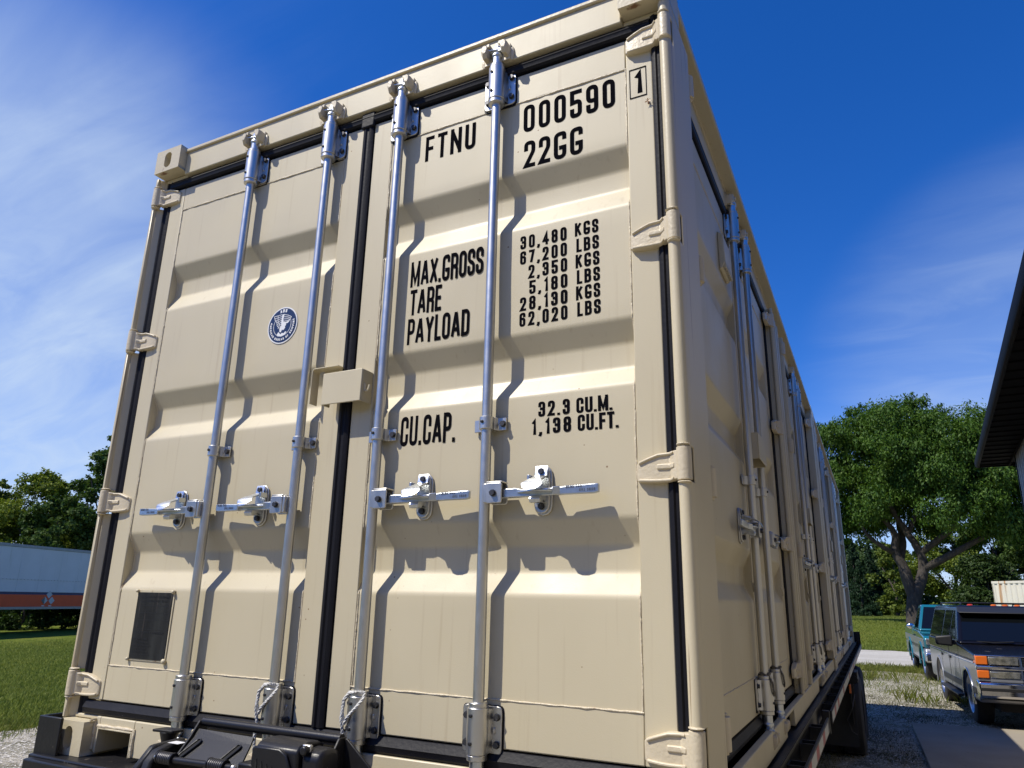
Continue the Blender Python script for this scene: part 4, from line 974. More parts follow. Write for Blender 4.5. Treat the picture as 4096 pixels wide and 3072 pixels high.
# greenhouse: tapered shell with glass set a little proud
def house(root, lo, hi, z0, z1, m, bev=.05):
    (x0, ya, yb), (x1, yc, yd) = lo, hi
    mb = MB(); mb.rings([[(-x0, ya, z0), (x0, ya, z0), (x0, yb, z0), (-x0, yb, z0)], [(-x1, yc, z1), (x1, yc, z1), (x1, yd, z1), (-x1, yd, z1)]]); return mb.build('cabin', m, root, bev, 4)
lo, hi = (HW-.02, 1.50, L-.02), (.77, 2.24, L-.12)
house(suv, lo, hi, 1.19, 1.835, m_blackpaint)
def hp(sx, fy, fz, out=.006, lo=lo, hi=hi, z0=1.19, z1=1.835):
    """a point on the sloping side of a greenhouse: fy metres along the base, fz 0..1 up"""
    x = lo[0]+(hi[0]-lo[0])*fz; return (sx*(x+out), fy, z0+(z1-z0)*fz)
def side_glass(root, sx, quad, name='side_window', m=None, t=.008, hpf=hp):
    a = [hpf(sx, y, f, .0055) for y, f in quad]; b = [hpf(sx, y, f, -.004) for y, f in quad]
    mb = MB(); mb.rings([b, a]); return mb.build(name, m or m_glass, root)
for s in (-1, 1):
    side_glass(suv, s, [(1.86, .10), (2.50, .10), (2.50, .86), (2.36, .86)]); side_glass(suv, s, [(2.60, .10), (3.42, .10), (3.42, .86), (2.60, .86)]); side_glass(suv, s, [(3.56, .10), (5.05, .10), (4.98, .86), (3.56, .86)], 'quarter_window')
    mb = MB(); mb.box(*sorted((s*(HW-.02), s*(HW+.06))), 1.72, 1.80, 1.16, 1.24); mb.build('mirror_arm', m_trimb, suv, .01, 2)
    mb = MB(); mb.rings([[(s*(HW+.03), 1.66, 1.13), (s*(HW+.30), 1.70, 1.15), (s*(HW+.30), 1.70, 1.30), (s*(HW+.03), 1.66, 1.33)], [(s*(HW+.03), 1.80, 1.14), (s*(HW+.28), 1.80, 1.16), (s*(HW+.28), 1.80, 1.29), (s*(HW+.03), 1.80, 1.32)]]); mb.build('mirror', m_trimb, suv, .035, 4)
    mb = MB(); mb.tube([(s*.66, 2.55, 1.842), (s*.66, 2.62, 1.885), (s*.66, 5.0, 1.885), (s*.66, 5.08, 1.842)], .014, 8); mb.build('roof_rail', m_trimb, suv)
    # stacked lamps on the nose
    mb = MB(); mb.box(*sorted((s*.800, s*.958)), -.014, .20, .950, 1.078); mb.build('turn_signal', m_amber, suv, .012, 2)
    mb = MB(); mb.box(*sorted((s*.400, s*.792)), -.012, .12, .955, 1.072); mb.build('headlight', m_lens, suv, .012, 2)
    mb = MB(); mb.box(*sorted((s*.800, s*.958)), -.016, .16, .755, .870); mb.build('turn_signal', m_amber, suv, .012, 2)
    mb = MB(); mb.box(*sorted((s*.400, s*.792)), -.012, .12, .760, .860); mb.build('fog_lamp', m_lens, suv, .012, 2)
    mb = MB(); mb.tube([(s*.12, 1.52, 1.245), (s*.42, 1.50, 1.225), (s*.72, 1.58, 1.235)], .010, 6); mb.build('wiper', m_trimb, suv)
for k in range(3):
    y = 2.9+k*.85; mb = MB(); mb.tube([(-.66, y, 1.886), (.66, y, 1.886)], .012, 6); mb.build('rack_bar', m_trimb, suv)
def front_glass(root, x0, x1, p0, p1, name, m, d=.006):
    n = Vector((0, -(p1[1]-p0[1]), (p1[0]-p0[0]))).normalized()
    a = [(-x0, p0[0], p0[1]), (x0, p0[0], p0[1]), (x1, p1[0], p1[1]), (-x1, p1[0], p1[1])]
    A = [tuple(Vector(p)+n*d) for p in a]; B = [tuple(Vector(p)-n*.003) for p in a]
    mb = MB(); mb.rings([B, A]); return mb.build(name, m, root)
def on(f): return (1.50+.74*f, 1.19+.645*f)
front_glass(suv, .86, .735, on(.08), on(.88), 'windshield', m_glass)
mb = MB(); mb.prism([(2.10, 1.72), (1.92, 1.70), (1.93, 1.72), (2.20, 1.815)], 'x', -.80, .80); mb.build('sun_visor', m_trimb, suv, .01, 2)
for x in (-.55, -.18, 0, .18, .55): 
    mb = MB(); mb.blob((x, 2.34, 1.842), (.05, .045, .022), 10, 5); mb.build('roof_marker', m_red_lens if abs(x) > .3 else m_amber, suv)
mb = MB(); mb.box(-.965, .965, -.020, .10, .885, .940); mb.build('grille_bar', m_chrome, suv, .014, 3)
mb = MB(); mb.box(-.395, .395, .0, .10, .76, 1.07); mb.build('grille', m_trimb, suv)
for z in (.79, .83, .965, 1.0, 1.035):
    mb = MB(); mb.box(-.39, .39, -.006, .0, z, z+.012); mb.build('grille_slat', m_trimb, suv)
mb = MB(); mb.box(-.955, .955, -.010, .09, 1.076, 1.092); mb.build('grille_trim', m_chrome, suv, .005, 2)
for s in (-1, 1):
    mb = MB(); mb.box(*sorted((s*.365, s*.398)), -.016, .0, .76, 1.072); mb.build('grille_post', m_chrome, suv, .005, 2)
mb = MB(); mb.prism([(-.13, .70), (.02, .735), (.10, .735), (.10, .46), (-.06, .46), (-.13, .50)], 'x', -.975, .975); mb.build('bumper', m_chrome, suv, .022, 3)
mb = MB(); mb.box(-.96, .96, -.139, -.05, .585, .635); mb.build('bumper_strip', m_trimb, suv, .006, 2)
for s in (-1, 1): mb = MB(); mb.box(*sorted((s*.34, s*.40)), -.165, -.05, .47, .71); mb.build('bumper_guard', m_trimb, suv, .012, 2)
mb = MB(); mb.box(-.70, .70, .10, L-.3, .28, .42); mb.build('chassis', m_dark, suv)
mb = MB(); mb.box(-.17, .17, -.150, -.131, .50, .575); mb.build('front_plate_holder', m_trimb, suv)
veh_wheels(suv, HW, (fa, ra), r, .26, m_alu)
# ---- the teal pickup behind it
pk = thing('pickup_truck', 'teal and silver pickup truck parked behind the black SUV', 'pickup truck', (4.78, 19.45, -1.19), math.radians(2.2))
L2, HW2, r2, f2, ra2 = 5.9, .97, .40, .95, 4.30
slab_x(pk, 'lower_body', side_profile(L2, f2, ra2, r2, .46, .80), HW2, m_silver, .04)
slab_x(pk, 'upper_body', [(.06, .8005), (.02, 1.02), (.10, 1.10), (1.55, 1.19), (3.0, 1.20), (3.0, .8005)], HW2-.003, m_teal, .045, 4)
mb = MB(); z0, z1 = .8005, 1.22
for s in (-1, 1): mb.box(*sorted((s*(HW2-.09), s*(HW2-.003))), 3.04, L2, z0, z1)
mb.box(-.88, .88, L2-.06, L2, z0, z1); mb.box(-.88, .88, 3.04, 3.10, z0, z1); mb.box(-.88, .88, 3.10, L2-.06, z0, z0+.02); mb.build('cargo_bed', m_teal, pk, .02, 2)
for s in (-1, 1):
    mb = MB(); mb.box(*sorted((s*(HW2-.002), s*(HW2+.008))), .15, L2-.05, .83, 1.02); mb.build('side_stripe', m_silver, pk, .004, 1)
    mb = MB(); mb.box(*sorted((s*(HW2-.002), s*(HW2+.010))), .15, L2-.05, .455, .50); mb.build('rocker_molding', m_trimb, pk, .004, 1)
    for y in (f2, ra2):
        o, i_ = arc_pts(y, r2-.02, r2+.16, -.05, PI+.05, 18), arc_pts(y, r2-.02, r2+.083, -.05, PI+.05, 18)
        mb = MB(); mb.prism(o+i_[::-1], 'x', *sorted((s*(HW2-.01), s*(HW2+.035)))); mb.build('fender_flare', m_teal, pk, .012, 2)
    mb = MB(); mb.box(*sorted((s*(HW2-.3), s*HW2)), ra2+r2+.16, ra2+r2+.17, .22, .60); mb.build('mud_flap', m_tyre, pk)
    mb = MB(); mb.box(*sorted((s*(HW2+.0015), s*(HW2+.003))), 1.58, 1.59, .5, 1.17); mb.build('door_gap', m_dark, pk)
    mb = MB(); mb.box(*sorted((s*(HW2+.003), s*(HW2+.024))), 2.55, 2.70, 1.03, 1.07); mb.build('door_handle', m_trimb, pk, .006, 1)
    mb = MB(); mb.blob((s*(HW2+.13), 1.70, 1.30), (.10, .05, .075), 12, 8); mb.tube([(s*(HW2-.04), 1.74, 1.20), (s*(HW2+.10), 1.72, 1.26)], .014, 6); mb.build('mirror', m_chrome, pk)
    mb = MB(); mb.box(*sorted((s*.45, s*.93)), -.01, .1, .90, 1.04); mb.build('headlight', m_lens, pk, .012, 2)
lo2, hi2 = (HW2-.03, 1.50, 3.02), (.74, 2.12, 2.92)
house(pk, lo2, hi2, 1.19, 1.87, m_teal)
hp2 = lambda sx, fy, fz, out=.006: hp(sx, fy, fz, out, lo2, hi2, 1.19, 1.87)
for s in (-1, 1): side_glass(pk, s, [(1.82, .10), (2.78, .10), (2.78, .86), (2.30, .86)], hpf=hp2)
on2 = lambda f: (1.50+.62*f, 1.19+.68*f)
front_glass(pk, .86, .70, on2(.08), on2(.90), 'windshield', m_glass)
mb = MB(); mb.prism([(-.12, .70), (.02, .73), (.10, .73), (.10, .48), (-.12, .50)], 'x', -.97, .97); mb.build('bumper', m_chrome, pk, .02, 2)
mb = MB(); mb.box(-.44, .44, -.005, .1, .80, 1.05); mb.build('grille', m_trimb, pk)
mb = MB(); mb.box(-.7, .7, .1, L2-.2, .3, .48); mb.build('chassis', m_dark, pk)
veh_wheels(pk, HW2, (f2, ra2), r2, .27, m_alu)

# ================================================================== SEMI TRAILER ON THE LEFT
m_twhite = mat('dirty_white_panel', (.62, .64, .67), .45, var=(.55, .57, .59), vscale=1.2, vmix=.7, dirt=(.33, .36, .30), dscale=1.6, dlo=.62, dhi=.8, damt=.5, dstretch=(3, 3, .25))
m_tnavy = mat('navy_stripe', (.02, .026, .09), .45); m_torange = mat('orange_band', (.74, .085, .012), .5, var=(.62, .07, .012), vscale=4)
m_trail = mat('dull_aluminium', (.30, .32, .33), .45, .7, var=(.20, .21, .22), vscale=6)
ang = math.atan2(-.29, .96)                         # heading of its long side
st = thing('semi_trailer', 'white box semi trailer with an orange lower band and navy stripe under the left trees', 'semi trailer', (-32.3, 16.9, -1.42), -ang)
# local: +Y along the trailer away from us, +X its side facing us (x=0)
Ya, Yb, Zf, Zt = -6.0, 13.4, 1.18, 4.05
n = int((Yb-Ya)/1.22)
for k in range(n):
    a = Ya+k*1.22
    mb = MB(); mb.box(-.03, .0, a+.002, a+1.218, 2.485, Zt-.14); mb.build('wall_panel', m_twhite, st, .003, 1)
    mb = MB(); mb.box(-.03, -.004, a+.002, a+1.218, 1.9105, 2.455); mb.build('wall_panel', m_twhite, st, .003, 1)
Ye = Ya+n*1.22
mb = MB(); mb.box(-.03, -.002, Ya, Ye, 1.790, 1.910); mb.build('navy_stripe', m_tnavy, st)
mb = MB(); mb.box(-.03, -.002, Ya, Ye, Zf+.06, 1.7895); mb.build('orange_band', m_torange, st)
mb = MB(); mb.box(-2.6, .02, Ya, Ye, Zf-.06, Zf+.0595); mb.build('bottom_rail', m_trail, st, .006, 1)
mb = MB(); mb.box(-.06, .022, Ya, Ye, Zt-.1395, Zt); mb.build('top_rail', m_trail, st, .01, 2)
mb = MB(); mb.box(-.03, .007, Ya, Ye, 2.4555, 2.4845); mb.build('seam_rail', m_twhite, st)
RV = MB().lathe([(.014, 0), (.012, .006), (.004, .010)], axis='x', n=8).mesh('rivet', m_bolt)
k = 0; y = Ya+.1
while y < Ye and k < 140:
    inst('rivet', RV, st, (.0065, y, 2.47)); y += .20; k += 1
mb = MB(); mb.box(-2.6, -.0605, Ya, Ye, Zt-.06, Zt-.01); mb.build('roof', m_twhite, st)
mb = MB(); mb.box(-2.6, -2.57, Ya, Ye, Zf+.06, Zt-.06); mb.build('far_wall', m_twhite, st)
for y in (Ya, Ye-.03): mb = MB(); mb.box(-2.569, -.0305, y, y+.03, Zf+.06, Zt-.06); mb.build('end_wall', m_twhite, st)
def placard(y, z, h, m, nm='placard'):
    mb = MB(); mb.prism([(y-h, z), (y, z-h), (y+h, z), (y, z+h)], 'x', .0, .012); return mb.build(nm, m, st, .002, 1)
m_plac = mat('faded_placard', (.50, .53, .54), .4, var=(.33, .38, .38), vscale=9)
Yp = 3.35
placard(Yp, 1.80, .185, m_plac); placard(Yp+.19, 1.52, .185, m_plac); o = placard(Yp-.24, 1.53, .185, m_plac)
mb = MB(); mb.prism([(Yp-.425, 1.53), (Yp-.24, 1.345), (Yp-.24, 1.715)], 'x', .0125, .014); mb.build('placard_flap', mat('placard_grey', (.12, .14, .13), .5), o)
for y, w in ((-1.6, 1.0), (Yp-.36, .16), (Yp+.06, .18)):
    mb = MB(); mb.box(.0, .004, y, y+w, Zf+.075, Zf+.125); mb.build('conspicuity_tape', m_white_tape, st)
for y in (Ye-1.2, Ye-2.5):
    for x in (-.30, -2.3): w = inst('wheel', TW_, st, (x, y, .50)); inst('rim', TR_, w)
for x in (-.45, -2.2): mb = MB(); mb.box(x-.06, x+.06, -4.2, -4.05, .03, Zf-.06); mb.box(x-.15, x+.15, -4.3, -3.95, .0, .03); mb.build('landing_leg', m_trail, st)

# ================================================================== BACKGROUND BOXES AND MOWER
m_cream = mat('cream_ribbed_steel', (.66, .63, .52), .6, var=(.58, .54, .42), vscale=2, dirt=(.42, .20, .05), dscale=3.2, dlo=.60, dhi=.68, damt=.85, dstretch=(1.4, 1.4, .06))
def ribbed_box(name, label, loc, rz, Lx, Ly, H, group):
    t = thing(name, label, 'storage container', loc, rz, group)
    def ribs(L_, d0, d1):
        pts = []; y = 0
        while y < L_-.2: pts += [(d0, y), (d0, y+.11), (d1, y+.15), (d1, y+.24)]; y += .28
        return pts+[(d0, L_)]
    mb = MB(); mb.prism([(y, x) for x, y in ribs(Lx, .0, .045)]+[(Lx, .06), (0, .06)], 'z', .12, H-.12); mb.build('front_wall', m_cream, t)
    mb = MB(); mb.prism(ribs(Ly, .0, .045)+[(.06, Ly), (.06, 0)], 'z', .12, H-.12); mb.build('side_wall', m_cream, t)
    mb = MB(); mb.box(-.01, Lx, -.01, Ly, H-.12, H); mb.build('roof', m_cream, t, .01, 1)
    mb = MB(); mb.box(-.01, Lx, -.01, Ly, 0, .12); mb.build('base_frame', m_cream, t, .01, 1)
    mb = MB(); mb.box(Lx-.06, Lx, .06, Ly, .12, H-.12); mb.box(.06, Lx-.06, Ly-.06, Ly, .12, H-.12); mb.build('back_wall', m_cream, t)
ribbed_box('storage_container', 'rust streaked cream ribbed storage container seen past the roof of the black SUV', (8.0, 40.6, float(gz(8.5, 40))-.05), -.85, 6.1, 2.44, 2.72, 'cream containers behind the vehicles')
ribbed_box('storage_container', 'cream storage container peeking out behind the teal pickup cab', (5.0, 40.0, float(gz(5, 40))-1.05), .02, 2.2, 2.44, 2.55, 'cream containers behind the vehicles')
mo = thing('riding_mower', 'small red riding mower on the lawn beside the dark conifer', 'mower', (1.7, 96.0, float(gz(2.5, 62))), .5)
m_red = mat('red_mower_paint', (.45, .02, .015), .35); mb = MB(); mb.prism([(-.75, .42), (-.70, .86), (.0, .92), (.05, .45)], 'x', -.25, .25); mb.build('hood', m_red, mo, .05, 3)
mb = MB(); mb.box(-.38, .38, .05, .95, .42, .60); mb.build('fender', m_red, mo, .06, 3)
mb = MB(); mb.box(-.22, .22, .35, .80, .60, .70); mb.box(-.22, .22, .76, .84, .70, 1.05); mb.build('seat', m_trimb, mo, .03, 2)
mb = MB(); mb.lathe([(.16, -.012), (.175, 0), (.16, .012)], (0, .12, 1.02), 'z', 16); mb.tube([(0, .0, .88), (0, .12, 1.02)], .015, 6); mb.build('steering_wheel', m_trimb, mo)
mb = MB(); mb.box(-.55, .55, -.45, .35, .16, .30); mb.build('cutting_deck', m_red, mo, .04, 2)
wm = wheel_mesh(.26, .22, 16); wf = wheel_mesh(.19, .15, 16)
for x in (-.38, .38): inst('wheel', wm, mo, (x, .55, .26)); inst('wheel', wf, mo, (x, -.62, .19))
ut = thing('utility_trailer', 'dark low utility trailer parked on the grass next to the red mower', 'trailer', (3.2, 94.5, float(gz(4, 63))), .15)
m_old = mat('weathered_wood', (.11, .075, .055), .85, var=(.07, .05, .04), vscale=5)
mb = MB(); mb.box(-1.6, 1.6, -.8, .8, .50, .60); mb.build('bed', m_old, ut, .01, 1)
for y in (-.8, .77): 
    for z in (.70, .86): mb = MB(); mb.box(-1.6, 1.6, y, y+.03, z, z+.10); mb.build('side_board', m_old, ut)
for y in (-.92, .92): inst('wheel', wheel_mesh(.30, .2, 16), ut, (.2, y, .30), rot=(0, 0, PI/2))
mb = MB(); mb.box(-2.9, -1.6, -.04, .04, .46, .54); mb.build('tongue', m_black, ut)

# ================================================================== TREES AND PLANTS
def leaf_mat(name, a, b, trans=.35):
    m = bpy.data.materials.new(name); m.use_nodes = True; nt = m.node_tree; N = nt.nodes; L = nt.links
    N.clear(); out = N.new('ShaderNodeOutputMaterial'); d = N.new('ShaderNodeBsdfDiffuse'); t = N.new('ShaderNodeBsdfTranslucent'); g = N.new('ShaderNodeBsdfGlossy'); g.inputs['Roughness'].default_value = .65
    mx = N.new('ShaderNodeMixShader'); mx.inputs[0].default_value = trans; mx2 = N.new('ShaderNodeMixShader'); mx2.inputs[0].default_value = .025
    geo = N.new('ShaderNodeNewGeometry'); rmp = N.new('ShaderNodeMix'); rmp.data_type = 'RGBA'
    L.new(geo.outputs['Random Per Island'], rmp.inputs['Factor']); rmp.inputs['A'].default_value = (*a, 1); rmp.inputs['B'].default_value = (*b, 1)
    L.new(rmp.outputs['Result'], d.inputs[0]); L.new(rmp.outputs['Result'], t.inputs[0])
    L.new(d.outputs[0], mx.inputs[1]); L.new(t.outputs[0], mx.inputs[2]); L.new(mx.outputs[0], mx2.inputs[1]); L.new(g.outputs[0], mx2.inputs[2]); L.new(mx2.outputs[0], out.inputs[0]); return m
lf_locust = leaf_mat('locust_leaves', (.030, .090, .007), (.090, .165, .014)); lf_maple = leaf_mat('bright_leaves', (.070, .120, .012), (.16, .20, .022))
lf_dark = leaf_mat('dark_leaves', (.022, .055, .009), (.055, .095, .014)); lf_conifer = leaf_mat('conifer_needles', (.010, .034, .012), (.022, .055, .018), .15)
lf_yellow = leaf_mat('yellow_green_leaves', (.10, .155, .012), (.20, .245, .022)); lf_mid = leaf_mat('mid_green_leaves', (.040, .088, .012), (.085, .140, .020))
m_bark = mat('tree_bark', (.075, .063, .052), .9, var=(.035, .029, .024), vscale=9, vstretch=(1, 1, .25), vmix=1., bump=1., bscale=22, bdist=.05)
def leaves(P, N_, size, asp, bend=.18, up=None):
    """kite-shaped leaves at P facing N_, folded along the midrib"""
    n = len(P); N_ = N_/np.linalg.norm(N_, axis=1, keepdims=True)
    T = rng.normal(size=(n, 3)) if up is None else up+rng.normal(scale=.35, size=(n, 3))
    T -= N_*(T*N_).sum(1, keepdims=True); T /= np.linalg.norm(T, axis=1, keepdims=True)+1e-9
    B = np.cross(N_, T); s = (size*rng.uniform(.65, 1.35, n))[:, None]
    V = np.stack([P-T*s*.5, P+B*s*asp*.5+N_*s*bend*.5, P+T*s*.5, P-B*s*asp*.5+N_*s*bend*.5], 1).reshape(-1, 3)
    return V, np.arange(4*n).reshape(n, 4)
def crown(name, clumps, per, size, m, parent, asp=.55, droop=0., shell=.55, upb=.5, flat=1.):
    if size < .3 and size > .17: per, size = per*1.5, size*.8
    Ps, Ns = [], []
    for c, r in clumps:
        r = np.array(r) if hasattr(r, '__len__') else np.array([r, r, r*.8*flat])
        k = int(2.3*per*(r.prod()**(2/3))); size_ = size*1.12; d = rng.normal(size=(k, 3)); d /= np.linalg.norm(d, axis=1, keepdims=True)
        # small twigs: leaves gather round sub-centres so that the crown breaks into clusters
        sub = max(5, k//26); q = d[rng.integers(0, k, sub)]*(shell+(1-shell)*rng.uniform(size=(sub, 1))**.6)*1.02
        w = rng.integers(0, sub, k); p = q[w]+rng.normal(scale=.16, size=(k, 3))
        if droop: p[:, 2] -= np.abs(rng.normal(scale=droop, size=k))
        Ps.append(np.array(c)+p*r); Ns.append(q[w]*.6+rng.normal(scale=.55, size=(k, 3))+np.array([0, 0, upb]))
    V, F = leaves(np.concatenate(Ps), np.concatenate(Ns), size*1.12, asp, up=(np.array([0, 0, -1.]) if droop else None))
    return inst(name, fast_mesh(name, V, F, m), parent)
def limb(mb, pts, r0, r1, jit=.0, n=9):
    P = fillet(pts, .6, 3); k = len(P); mb.tube([(p[0]+random.gauss(0, jit), p[1]+random.gauss(0, jit), p[2]) for p in P], [r0+(r1-r0)*i/(k-1) for i in range(k)], n)
# ---- the big honey locust
lc = (4.7, 45.2, float(gz(4.7, 45.2)))
loc = thing('locust_tree', 'large honey locust with forked grey trunk and broad feathery crown behind the teal pickup', 'tree', lc)
R_ = lambda pts: [(p[0]-lc[0], p[1]-lc[1], p[2]-lc[2]) for p in pts]
mb = MB(); limb(mb, R_([(4.62, 45, -.4), (4.66, 45, .3), (4.80, 45, 1.45)]), .44, .36, .01, 14); limb(mb, R_([(4.74, 45, 1.2), (4.5, 45, 2.53), (4.40, 45, 2.9), (4.05, 45, 3.7), (4.24, 45, 4.5), (4.10, 45, 5.0), (3.5, 45, 5.8), (3.0, 45.3, 7.6)]), .32, .10, .01, 12)
limb(mb, R_([(4.86, 45, 1.2), (5.30, 45, 2.3), (5.44, 45, 2.82), (5.38, 45, 3.65), (4.85, 45, 4.72), (4.3, 45, 5.83), (3.9, 44.6, 7.0), (3.6, 44.4, 9.)]), .30, .10, .01, 12); mb.build('trunk', m_bark, loc, sharp=60)
for pts, a, b in (([(4.02, 45, 3.6), (3.51, 44.3, 3.9), (2.87, 44, 4.37), (2.52, 44, 5.07), (2.0, 43.8, 6.2)], .15, .05), ([(4.30, 45.2, 3.1), (4.64, 45.8, 4.42), (4.46, 46, 5.22), (4.6, 46.2, 6.6), (5.2, 46.5, 9.)], .22, .07),
                  ([(5.38, 45, 3.6), (6.46, 44.5, 4.42), (7.11, 44.5, 4.92), (7.36, 44.5, 5.89), (7.9, 44.4, 7.4)], .19, .06), ([(5.48, 45, 2.75), (6.75, 44, 3.42), (7.97, 44, 4.13), (9.29, 44, 4.78), (10.6, 44, 6.)], .22, .07),
                  ([(4.9, 45, 4.7), (5.6, 45.6, 6.2), (6.3, 46, 8.2), (6.6, 46, 10.)], .14, .04), ([(3.6, 45, 5.7), (2.4, 45.4, 7.4), (1.6, 45.5, 9.4)], .12, .04)):
    mb = MB(); limb(mb, R_(pts), a, b, .01, 9); mb.build('branch', m_bark, loc, sharp=60)
cl = []
for k in range(150):
    a = rng.uniform(0, 2*PI); rr = math.sqrt(rng.uniform(0, 1)); x = 5.2+6.1*rr*math.cos(a); y = 45.2+4.2*rr*math.sin(a)
    top = 12.1-2.5*rr**2.4+rng.normal(0, .35); lowz = 5.9+.6*rng.normal()-1.4*rr
    if x < 3.4: lowz -= .6
    z = min(lowz+(top-lowz)*rng.uniform(0, 1)**.75, 11.7)
    cl.append(((x-lc[0], y-lc[1], z-lc[2]), rng.uniform(.7, 1.35)))
for x, z, r in ((3.0, 12.2, .75), (1.0, 11.4, .8), (.4, 10.4, 1.), (5.9, 12.1, .75), (4.6, 12.0, .7), (7.3, 11.6, .8), (9.3, 10.4, .9), (10.6, 9.4, 1.), (11.2, 8.2, 1.), (10.9, 6.6, 1.), (.9, 6.0, 1.), (1.6, 5.1, .8), (2.6, 6.3, .8), (10.3, 7.6, 1.1), (10.6, 5.6, 1.), (9.4, 6.0, .9), (8.0, 6.3, .9), (.2, 8.6, 1.), (.6, 7.4, 1.)): cl.append(((x-lc[0], rng.uniform(-1.5, 1.5), z-lc[2]), r))
crown('crown', cl, 640, .165, lf_locust, loc, .45, .20, .35, .35)
# ---- trees behind on the right, each its own
def tree(label, x, y, h, rad, m, kind='broad', per=230, size=.26, trunk=.18, name='broadleaf_tree', group='trees beyond the lawn', base=.12):
    z0 = float(gz(x, y)); t = thing(name, label, 'tree', (x, y, z0), rng.uniform(0, 6), group)
    mb = MB()
    if kind == 'conifer':
        limb(mb, [(0, 0, -.2), (0, 0, h*.5), (0, 0, h*.97)], trunk, .02, 0, 8); mb.build('trunk', m_bark, t, sharp=60)
        c = []
        for k in range(int(h*24)):
            f = rng.uniform(0, 1)**1.25; r = rad*(1-f)*(.55+.45*rng.uniform()); a = rng.uniform(0, 2*PI)
            c.append(((r*math.cos(a), r*math.sin(a), h*(.05+.93*f)-r*.15), (max(.2, rad*.32*(1.12-f)), max(.2, rad*.32*(1.12-f)), .30)))
        crown('crown', c, per, size, m, t, .32, .12, .2, .1)
    else:
        limb(mb, [(0, 0, -.2), (rng.normal(0, .12), 0, h*.25), (rng.normal(0, .3), rng.normal(0, .2), h*.75)], trunk, .05, .01, 9); mb.build('trunk', m_bark, t, sharp=60)
        for k in range(3):
            a = rng.uniform(0, 2*PI); mb = MB(); limb(mb, [(0, 0, h*(.22+.1*k)), (rad*.35*math.cos(a), rad*.35*math.sin(a), h*(.42+.1*k)), (rad*.7*math.cos(a), rad*.7*math.sin(a), h*(.58+.1*k))], trunk*.5, .03, .01, 7); mb.build('branch', m_bark, t, sharp=60)
        c = []
        for k in range(int(16+rad*7)):
            f = rng.uniform(base, 1); prof = math.sin(PI*min(1, (f-base)/(1-base)*.86+.12))**.7; a = rng.uniform(0, 2*PI); r = rad*prof*math.sqrt(rng.uniform(.15, 1))
            c.append(((r*math.cos(a), r*math.sin(a), h*f*.93), rad*rng.uniform(.20, .36)))
        for k in range(6): a = rng.uniform(0, 2*PI); c.append(((rad*.25*math.cos(a), rad*.25*math.sin(a), h*rng.uniform(.88, .98)), rad*rng.uniform(.10, .2)))
        crown('crown', c, per, size, m, t, .6, 0, .3, .4)
    return t
tree('dark pointed spruce standing low on the lawn beside the far end of the tan containers', 1.80, 67., 4.7, 1.5, lf_conifer, 'conifer', 420, .16, .12, 'spruce_tree')
tree('tall dark conifer rising just past the top end of the tan containers', 1.15, 79., 7.4, 1.9, lf_conifer, 'conifer', 330, .24, .2, 'spruce_tree')
tree('mid dark conifer between the spruce and the bright round maple', 2.65, 82., 7.0, 1.8, lf_conifer, 'conifer', 330, .24, .2, 'spruce_tree')
tree('bright green round maple left of the locust trunk', 4.55, 76., 6.9, 2.2, lf_maple, per=330, size=.27, base=.05)
tree('dark green broadleaf between the maple and the locust trunk', 6.3, 79., 6.0, 2.2, lf_dark, per=300, size=.27, base=.04)
tree('yellow green tree glowing behind the right fork of the locust', 8.6, 66., 7.9, 3.0, lf_yellow, per=330, size=.22, base=.03)
tree('mid green tree behind the low right limb of the locust', 12.2, 68., 8.6, 3.6, lf_mid, per=300, size=.26, base=.03)
tree('dark bushy tree above the rust streaked cream container', 15.5, 66., 8.8, 3.7, lf_dark, per=300, size=.26, base=.02)
tree('dense dark tree low behind the roof of the black SUV', 10.2, 60., 4.6, 2.5, lf_dark, per=340, size=.22, base=.02)
tree('leafy green tree at the far right behind the metal building corner', 14.0, 52., 9.2, 3.4, lf_mid, per=300, size=.24, base=.04)
tree('dark tree far behind the red mower', 3.2, 112., 8.0, 4.5, lf_dark, per=240, size=.34, base=.02)
# ---- trees behind the semi trailer on the left
G2 = 'trees behind the semi trailer'
tree('tall dark tree touching the left edge of the tan container', -41.5, 28.2, 13.0, 2.7, lf_mid, per=330, size=.25, group=G2, base=.06)
tree('round olive green tree in the middle of the left clump', -45.2, 26.2, 9.6, 3.1, lf_yellow, per=360, size=.22, group=G2, base=.02)
tree('leafy green tree at the left border of the photo', -49.0, 24.4, 9.6, 3.0, lf_maple, per=330, size=.24, group=G2, base=.02)
tree('lower mid green tree hugging the semi trailer top right of the olive one', -42.6, 25.6, 8.0, 2.6, lf_mid, per=360, size=.22, group=G2, base=.02)
tree('dark tree filling in behind the olive and border trees', -49.6, 30.5, 8.2, 3.3, lf_mid, per=300, size=.26, group=G2, base=.02)
for lab, x, y in (('low dark shrub under the left edge of the semi trailer', -38.4, 18.6), ('low leafy shrub under the middle of the semi trailer', -37.2, 21.2), ('low shrub in the shade under the semi trailer near the tan container', -36.4, 24.0)):
    tree(lab, x, y, 2.3, 1.9, lf_dark, per=300, size=.2, trunk=.05, name='shrub', group='shrubs under the semi trailer', base=.0)
